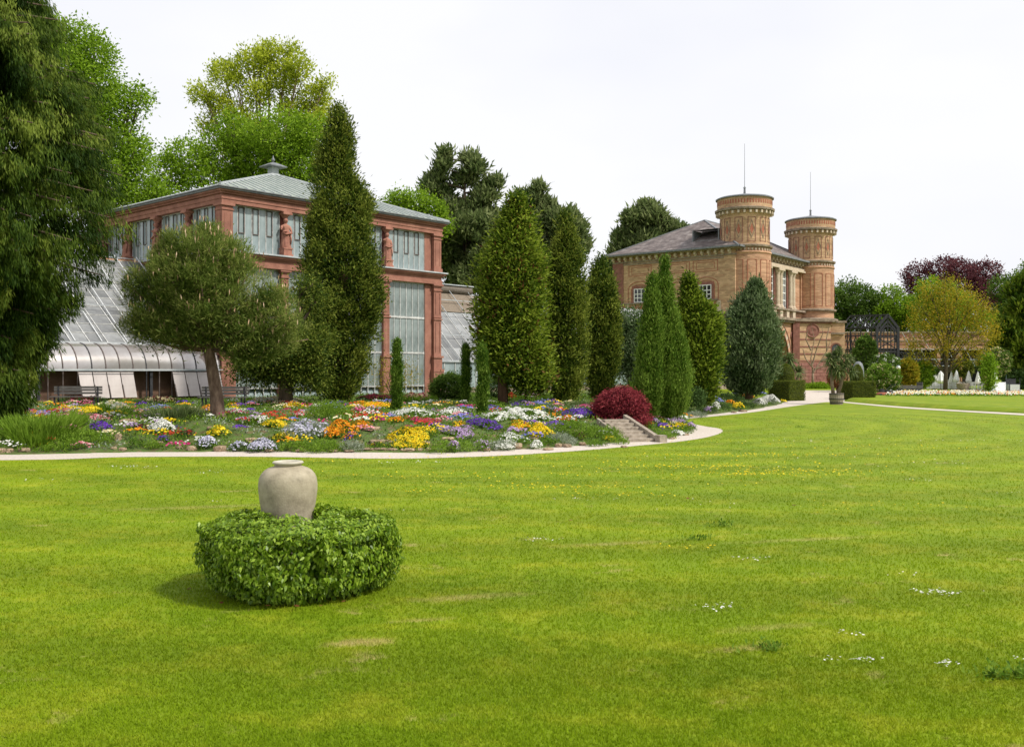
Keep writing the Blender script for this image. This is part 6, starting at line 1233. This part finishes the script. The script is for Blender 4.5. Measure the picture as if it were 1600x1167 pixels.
cv = empty('silver_cover', (WX(1341, 77), 77, 0), 0, 'rounded silver grey cover standing behind the far box dome', 'cover'); MB().lathe([(.42, 0), (.44, 2.2), (.41, 2.5), (.32, 2.8), (.17, 2.95), (0, 3.0)], 20).build('shell', M['lead'], cv, smooth=True)
# palm lilies
def lily_head(parent, c, r, n=130, seed=0, mat='cord'):
    rng = np.random.default_rng(seed); d = nrm(rng.normal(size=(n, 3))+[0, -.1, .45]); c = np.array(c)
    mids = c+d*r*.55; tips = c+d*r+np.array([0, 0, -1])*r*.35*rng.uniform(.3, 1.2, (n, 1)); sd_ = nrm(np.cross(d, [0, 0, 1.]+rng.normal(size=(n, 3))*.2))*r*.05
    V = np.concatenate([np.stack([np.tile(c, (n, 1))-sd_*.5, np.tile(c, (n, 1))+sd_*.5, mids+sd_, mids-sd_], 1), np.stack([mids-sd_, mids+sd_, tips+sd_*.1, tips-sd_*.1], 1)]); link('leaf_head', quads_mesh('leaf_head', V.reshape(-1, 3), np.tile(rng.uniform(0, 1, n), 2), M[mat]), parent)
def palm_lily(label, px, D, stems, z0, heads):
    root = tree_root('palm_lily', WX(px, D), D, z0, label, 'plant'); x0 = WX(px, D)
    for st in stems: trunk(root, [(WX(a, D)-x0, dy, WZ(b, D)-z0) for a, b, dy in st], [.13, .11, .10][:len(st)] if len(st) <= 3 else .1, M['palebark'])
    for i, (a, b, r, dy) in enumerate(heads): lily_head(root, (WX(a, D)-x0, dy, WZ(b, D)-z0), r*D/FOC, seed=int(px+i*13))
palm_lily('multi-headed palm lily growing in the wooden barrel', 1308, 63.5, [[(1302, 616, 0), (1300, 600, 0), (1299, 580, 0)], [(1310, 616, .1), (1315, 600, .1), (1319, 582, .1)]], .35, [(1300, 572, 19, 0), (1318, 575, 18, .1), (1310, 557, 17, .3), (1325, 562, 16, .2), (1297, 560, 15, .2), (1328, 580, 14, -.3), (1306, 580, 14, -.4), (1315, 548, 12, .5)])
palm_lily('palm lily with arching sword leaves behind the beehive dome', 1238, 78, [[(1236, 612, 0), (1237, 590, 0), (1236, 566, 0)], [(1240, 612, 0), (1244, 598, 0), (1246, 584, 0)]], 0, [(1234, 563, 18, 0), (1247, 582, 17, 0), (1226, 566, 12, .3)])
bx_, by_ = WX(1307, 63.3), 63.3; br = empty('barrel_planter', (bx_, by_, 0), 0, 'weathered wooden half barrel holding the palm lily', 'planter'); nst = 22
stv = MB(); stv.v = []; 
for k in range(nst):
    a0, a1 = 2*PI*k/nst+.015, 2*PI*(k+1)/nst-.015; s_ = MB()
    for (ra, za), (rb, zb_) in (((.40, 0), (.47, .38)), ((.47, .38), (.46, .75))): s_.face([(ra*math.cos(a0), ra*math.sin(a0), za), (ra*math.cos(a1), ra*math.sin(a1), za), (rb*math.cos(a1), rb*math.sin(a1), zb_), (rb*math.cos(a0), rb*math.sin(a0), zb_)])
    s_.build('stave', M['barrel'], br)
for z, r_ in ((.10, .43), (.35, .48), (.66, .475)): MB().lathe([(r_, z), (r_+.006, z), (r_+.006, z+.05), (r_, z+.05)], 30).build('hoop', M['iron'], br)
MB().lathe([(0, .68), (.44, .68)], 24).build('soil_surface', M['soil'], br)
# bare espaliered tree on the tower base
D = 127; bt = tree_root('bare_tree', WX(1270, D), D, 0, 'leafless trained tree in front of the banded tower base', 'tree'); x0 = WX(1270, D)
def q_(px, py, dy=0): return (WX(px, D)-x0, dy, WZ(py, D))
trunk(bt, [q_(1270, 606), q_(1270, 580)], [.2, .14], M['palebark']); mb = MB()
for br_ in ([(1270, 580), (1266, 560), (1272, 530), (1268, 505)], [(1270, 582), (1282, 565), (1294, 545), (1302, 520)], [(1270, 575), (1258, 560), (1254, 545)], [(1283, 564), (1296, 558), (1305, 545)], [(1270, 570), (1277, 545), (1285, 520), (1282, 508)], [(1268, 548), (1260, 530), (1262, 515)], [(1292, 548), (1290, 530), (1295, 512)], [(1270, 578), (1288, 572), (1302, 566)]):
    mb.tube([q_(a, b, R.uniform(-.3, .3)) for a, b in br_], [.11, .08, .05, .02][:len(br_)], 5)
mb.build('limbs', M['palebark'], bt)
# benches
def bench(px, D, rz, label):
    r_ = empty('park_bench', (WX(px, D), D, TZ), rz, label, 'bench', 'benches in front of the glasshouses'); w_ = 2.15
    for k in range(4): MB().box(-w_/2, w_/2, -.5+k*.11, -.41+k*.11, .43, .47).build('seat_slat', M['wood'], r_)
    for z in (.56, .70, .82): MB().box(-w_/2, w_/2, .0, .035, z, z+.10).build('back_slat', M['wood'], r_)
    for x in (-w_/2+.2, w_/2-.2):
        for y in (-.45, -.02): MB().box(x-.03, x+.03, y, y+.06, -.02, .43 if y < -.1 else .92).build('leg', M['iron'], r_)
bench(122, 43.5, math.radians(3), 'dark slatted bench before the curved glasshouse away from the pine'); bench(352, 42.5, math.radians(-3), 'dark slatted bench behind the pine trunk')
# lamp posts
def lamp(px, D, h, label, heads=1):
    r_ = empty('lamp_post', (WX(px, D), D, 0), 0, label, 'lamp'); g = M['lampgreen']
    MB().lathe([(.2, 0), (.2, .15), (.12, .25), (.12, .9), (.07, 1.0), (.055, h-.45), (.1, h-.4)], 12).build('post', g, r_, smooth=True)
    for x in ([0] if heads == 1 else [-.42, .42]):
        if heads > 1: MB().bar((0, 0, h-.5), (x, 0, h-.38), .05).build('arm', g, r_)
        MB().lathe([(.0, h-.4)]+[(.21*math.sin(PI*k/10), h-.2-.21*math.cos(PI*k/10)) for k in range(1, 10)]+[(0, h+.01)], 14, x).build('globe', M['white'], r_, smooth=True); MB().lathe([(.12, h-.02), (.16, h+.02), (0, h+.09)], 12, x).build('lamp_cap', g, r_)
M['lampgreen'] = surf('green_iron', (.05, .09, .08), (.09, .13, .12), rough=.5, scale=6)
lamp(1403.5, 94, 2.75, 'old green lamp post with a globe beside the garden cart'); lamp(1438, 112, 2.5, 'lamp with two pale globes beside the parasols', 2); lamp(1572, 112, 2.5, 'lamp post standing beside the dusty pink shrub')
# parasols, tables and chairs of the cafe
def parasol(px, D, top, fat, label):
    r_ = empty('folded_parasol', (WX(px, D), D, 0), 0, label, 'parasol', 'folded white parasols at the cafe'); z1 = WZ(top, D)
    MB().lathe([(.03, 0), (.03, z1)], 8).build('pole', M['iron' if fat > 1.3 else 'zinc'], r_); MB().lathe([(.28, 0), (.28, .08), (.05, .1)], 12).build('foot', M['iron'], r_)
    mb = MB(); seg = 16; rs = [(.02, z1), (.12*fat, z1-.35), (.18*fat, z1-.7), (.27*fat, z1-1.15), (.24*fat, z1-1.35), (.12*fat, z1-1.5)]
    for r0, z in rs:
        for k in range(seg): t = 2*PI*k/seg; f = 1+.28*(k % 2); mb.v.append((r0*f*math.cos(t), r0*f*math.sin(t), z))
    for i in range(len(rs)-1):
        for k in range(seg): k2 = (k+1) % seg; mb.f.append((i*seg+k, i*seg+k2, (i+1)*seg+k2, (i+1)*seg+k)); mb.m.append(0)
    mb.build('folded_canopy', M['white'], r_)
for px, D, top, fat, lb in [(1459.5, 116, 577, 1, 'slim folded parasol standing between shrub and broad parasol'), (1470, 112, 579, 1.75, 'broadest folded parasol beside the bronze tree trunk'), (1487, 117, 579, .95, 'folded parasol just beyond the bronze tree trunk'), (1494.5, 114, 578, 1, 'folded parasol beside the potted olive bush on the trunk side'), (1513.5, 113, 579, 1, 'folded parasol beyond the potted olive bush'), (1528, 111, 580, .9, 'folded parasol between olive bush and young column tree'), (1553, 110, 576, 1.15, 'folded parasol rising behind the white loungers'), (1434.5, 116, 590, .7, 'short folded parasol beside the two-globe lamp')]: parasol(px, D, top, fat, lb)
tb = MB().box(-.6, .6, -.4, .4, .70, .74); tb.box(-.55, -.5, -.35, -.3, 0, .7); tb.box(.5, .55, -.35, -.3, 0, .7); tb.box(-.55, -.5, .3, .35, 0, .7); tb.box(.5, .55, .3, .35, 0, .7); tbm = tb.mesh('cafe_table', M['white'])
ch = MB().box(-.22, .22, -.22, .22, .43, .46)
for x in (-.2, .17):
    for y in (-.2, .17): ch.box(x, x+.03, y, y+.03, 0, .43)
for x in (-.2, -.08, .05, .17): ch.box(x, x+.03, .19, .22, .46, .88)
ch.box(-.2, .2, .185, .225, .84, .9); chm = ch.mesh('cafe_chair', M['white'])
wh = ['beside the orange-yellow shrub', 'below the two-globe lamp', 'under the broadest folded parasol', 'just behind the bronze tree trunk', 'behind the stone pot', 'between the stone pot and young column tree', 'nearest the young column tree']
spots = [(1426, 116), (1445, 118), (1464, 119), (1482, 118), (1500, 117), (1519, 116), (1533, 117)]
for i, (px, D) in enumerate(spots):
    tag(link('cafe_table', tbm, None, (WX(px, D), D, 0), (0, 0, R.uniform(-.3, .3))), 'white cafe table on the grass '+wh[i], 'table', 'white cafe tables among the parasols')
    for dx, dy, rz in ((-1.0, 0, PI/2), (1.0, .1, -PI/2), (-.3, -.85, PI), (.35, .85, 0)): tag(link('cafe_chair', chm, None, (WX(px, D)+dx+R.uniform(-.1, .1), D+dy, 0), (0, 0, rz+R.uniform(-.5, .5))), 'white slatted cafe chair at the table '+wh[i], 'chair', 'white cafe chairs among the parasols')
tag(MB().box(-2.6, 2.6, -.3, .3, 0, 1.05).box(-2.7, 2.7, -.4, .4, 1.05, 1.12).build('serving_counter', M['white'], None, (WX(1463, 122), 122, 0)), 'long white counter behind the cafe tables', 'counter')
MB_ = empty('stone_pot', (WX(1505, 112), 112, 0), 0, 'large stone pot below the olive bush', 'pot'); MB().lathe([(.55, 0), (.7, .4), (.75, .7), (.8, .75), (.7, .8), (.65, .7)], 20).build('bowl', M['stone'], MB_, smooth=True); MB().lathe([(0, .72), (.68, .72)], 16).build('soil_surface', M['soil'], MB_)
# white S-shaped loungers
for i, (px, lb) in enumerate([(1551, 'white curved slatted lounger nearest the young column tree'), (1563.5, 'white curved slatted lounger between its twin and the grey crate')]):
    D = 86; r_ = empty('curved_lounger', (WX(px, D), D, 0), math.radians(-28), lb, 'lounger', 'white curved loungers on the grass'); prof = [(-1.0, .12), (-.85, .10), (-.5, .3), (-.1, .52), (.3, .5), (.7, .78), (1.1, 1.08), (1.3, 1.16)]
    for k in range(len(prof)-1):
        (a, za), (b, zb_) = prof[k], prof[k+1]
        for j in range(2):
            t0, t1 = j/2, j/2+.42; mb = MB(); y0_, y1_ = a+(b-a)*t0, a+(b-a)*t1; z0_, z1_ = za+(zb_-za)*t0, za+(zb_-za)*t1; mb.v = [(-.36, y0_, z0_), (.36, y0_, z0_), (.36, y1_, z1_), (-.36, y1_, z1_), (-.36, y0_, z0_+.04), (.36, y0_, z0_+.04), (.36, y1_, z1_+.04), (-.36, y1_, z1_+.04)]; mb.f = [(0, 3, 2, 1), (4, 5, 6, 7), (0, 1, 5, 4), (1, 2, 6, 5), (2, 3, 7, 6), (3, 0, 4, 7)]; mb.m = [0]*6; mb.build('slat', M['white'], r_)
    mb = MB()
    for x in (-.37, .37):
        for (a, za), (b, zb_) in zip(prof[:-1], prof[1:]): mb.bar((x, a, za), (x, b, zb_), .05, .1)
        mb.bar((x, 1.0, 0), (x, 1.0, 1.0), .06); mb.bar((x, -.9, 0), (x, -.9, .12), .06); mb.bar((x, -.9, .02), (x, 1.0, .02), .05)
    mb.build('side_frame', M['white'], r_)
D = 87; r_ = empty('slatted_crate', (WX(1582, D), D, 0), 0, 'grey and white slatted box with a dark upper half beside the loungers', 'crate')
for z in (.35, .52, .69, .86): MB().box(-.47, .47, -.42, -.38, z, z+.13).build('slat', M['white'], r_)
MB().box(-.45, .45, -.38, .4, .3, 1.0).build('body', M['zinc'], r_); MB().box(-.5, .5, -.44, -.40, 1.02, 1.08).build('rail', M['iron'], r_)
mb = MB()
for x in (-.48, .44): mb.box(x, x+.05, -.42, -.37, 0, 1.55); mb.box(x, x+.05, .35, .4, 0, 1.55)
mb.box(-.45, .45, .3, .34, 1.05, 1.5); mb.box(-.45, .45, -.4, .34, .02, .28); mb.build('dark_frame', M['iron'], r_)
# garden cart, mower
D = 88; r_ = empty('garden_cart', (WX(1417, D), D, 0), math.radians(4), 'long flat wooden cart on black wheels parked by the flower strip', 'cart')
MB().box(-1.2, 1.2, -.5, .5, .55, .62).build('deck', M['wood'], r_)
for z in (.64, .78): MB().box(-1.2, 1.2, -.54, -.50, z, z+.11).build('side_board', M['greyboard'] if 'greyboard' in M else M['wood'], r_); MB().box(-1.2, 1.2, .50, .54, z, z+.11).build('side_board', M['wood'], r_)
MB().box(1.2, 1.25, -.54, .54, .6, 1.2).build('end_board', M['wood'], r_); MB().bar((-1.2, 0, .5), (-1.9, -.1, .75), .06).build('drawbar', M['iron'], r_)
for x in (-.75, .75):
    for y in (-.48, .48):
        w1 = MB().tube([(x, y-.06, .28), (x, y+.06, .28)], .28, 16).build('wheel', M['iron'], r_); MB().tube([(x, y-.07, .28), (x, y+.07, .28)], .1, 10).build('hub', M['zinc'], w1)
D = 80; r_ = empty('lawn_mower', (WX(1378, D), D, .1), math.radians(15), 'red and black push mower parked beside the box cube', 'mower')
dk = MB(); dk.lathe([(.0, .34), (.3, .33), (.42, .26), (.44, .12)], 18); dk.build('deck', M['mowred'] if 'mowred' in M else M['brickred'], r_)
MB().box(-.15, .15, -.15, .15, .33, .55).lathe([(.14, .55), (.14, .62), (0, .64)], 12).build('engine', M['iron'], r_); MB().box(.3, .85, -.28, .28, .12, .5).build('grass_bag', M['iron'], r_)
for x in (-.32, .32):
    for y in (-.33, .33): MB().tube([(x, y-.03, .12), (x, y+.03, .12)], .12, 12).build('wheel', M['iron'], r_)
mb = MB()
for y in (-.22, .22): mb.bar((.25, y, .25), (1.2, y, 1.0), .03)
mb.bar((1.2, -.22, 1.0), (1.2, .22, 1.0), .035); mb.build('handle', M['iron'], r_)
# statue-like pair of pots and flower strip beside the raised lawn
rng = np.random.default_rng(81)
for f, cnt in (('f_white', 800), ('f_cream', 700), ('f_orange', 200), ('f_red', 120)):
    px = rng.uniform(1384, 1640, cnt); py = 615.5+rng.uniform(-1, 4.6, cnt); Dd = 2.05*FOC/(py-HOR); P = np.stack([WX(px, Dd), Dd, .2+rng.uniform(.12, .3, cnt)], 1); a = np.arange(5)*2*PI/5; rg = np.stack([np.cos(a), np.sin(a)*.5, np.sin(a)*.8], 1)
    tag(link('flower_strip', quads_mesh('flower_strip', (P[:, None]+rg[None]*(.06*rng.uniform(.6, 1.2, cnt))[:, None, None]).reshape(-1, 3), rng.uniform(0, 1, cnt), M[f], 5)), kind='stuff')
px = rng.uniform(1384, 1640, 1400); py = 615+rng.uniform(-1, 5, 1400); Dd = 2.05*FOC/(py-HOR); C = np.stack([WX(px, Dd), Dd, np.full(1400, .2)], 1)
tag(foliage('flower_strip_leaves', C, np.tile([0, 0, 1.], (1400, 1)), 6, .2, .18, .07, M['cover'], None, spread=.6, flat=.3, rng=rng), kind='stuff')
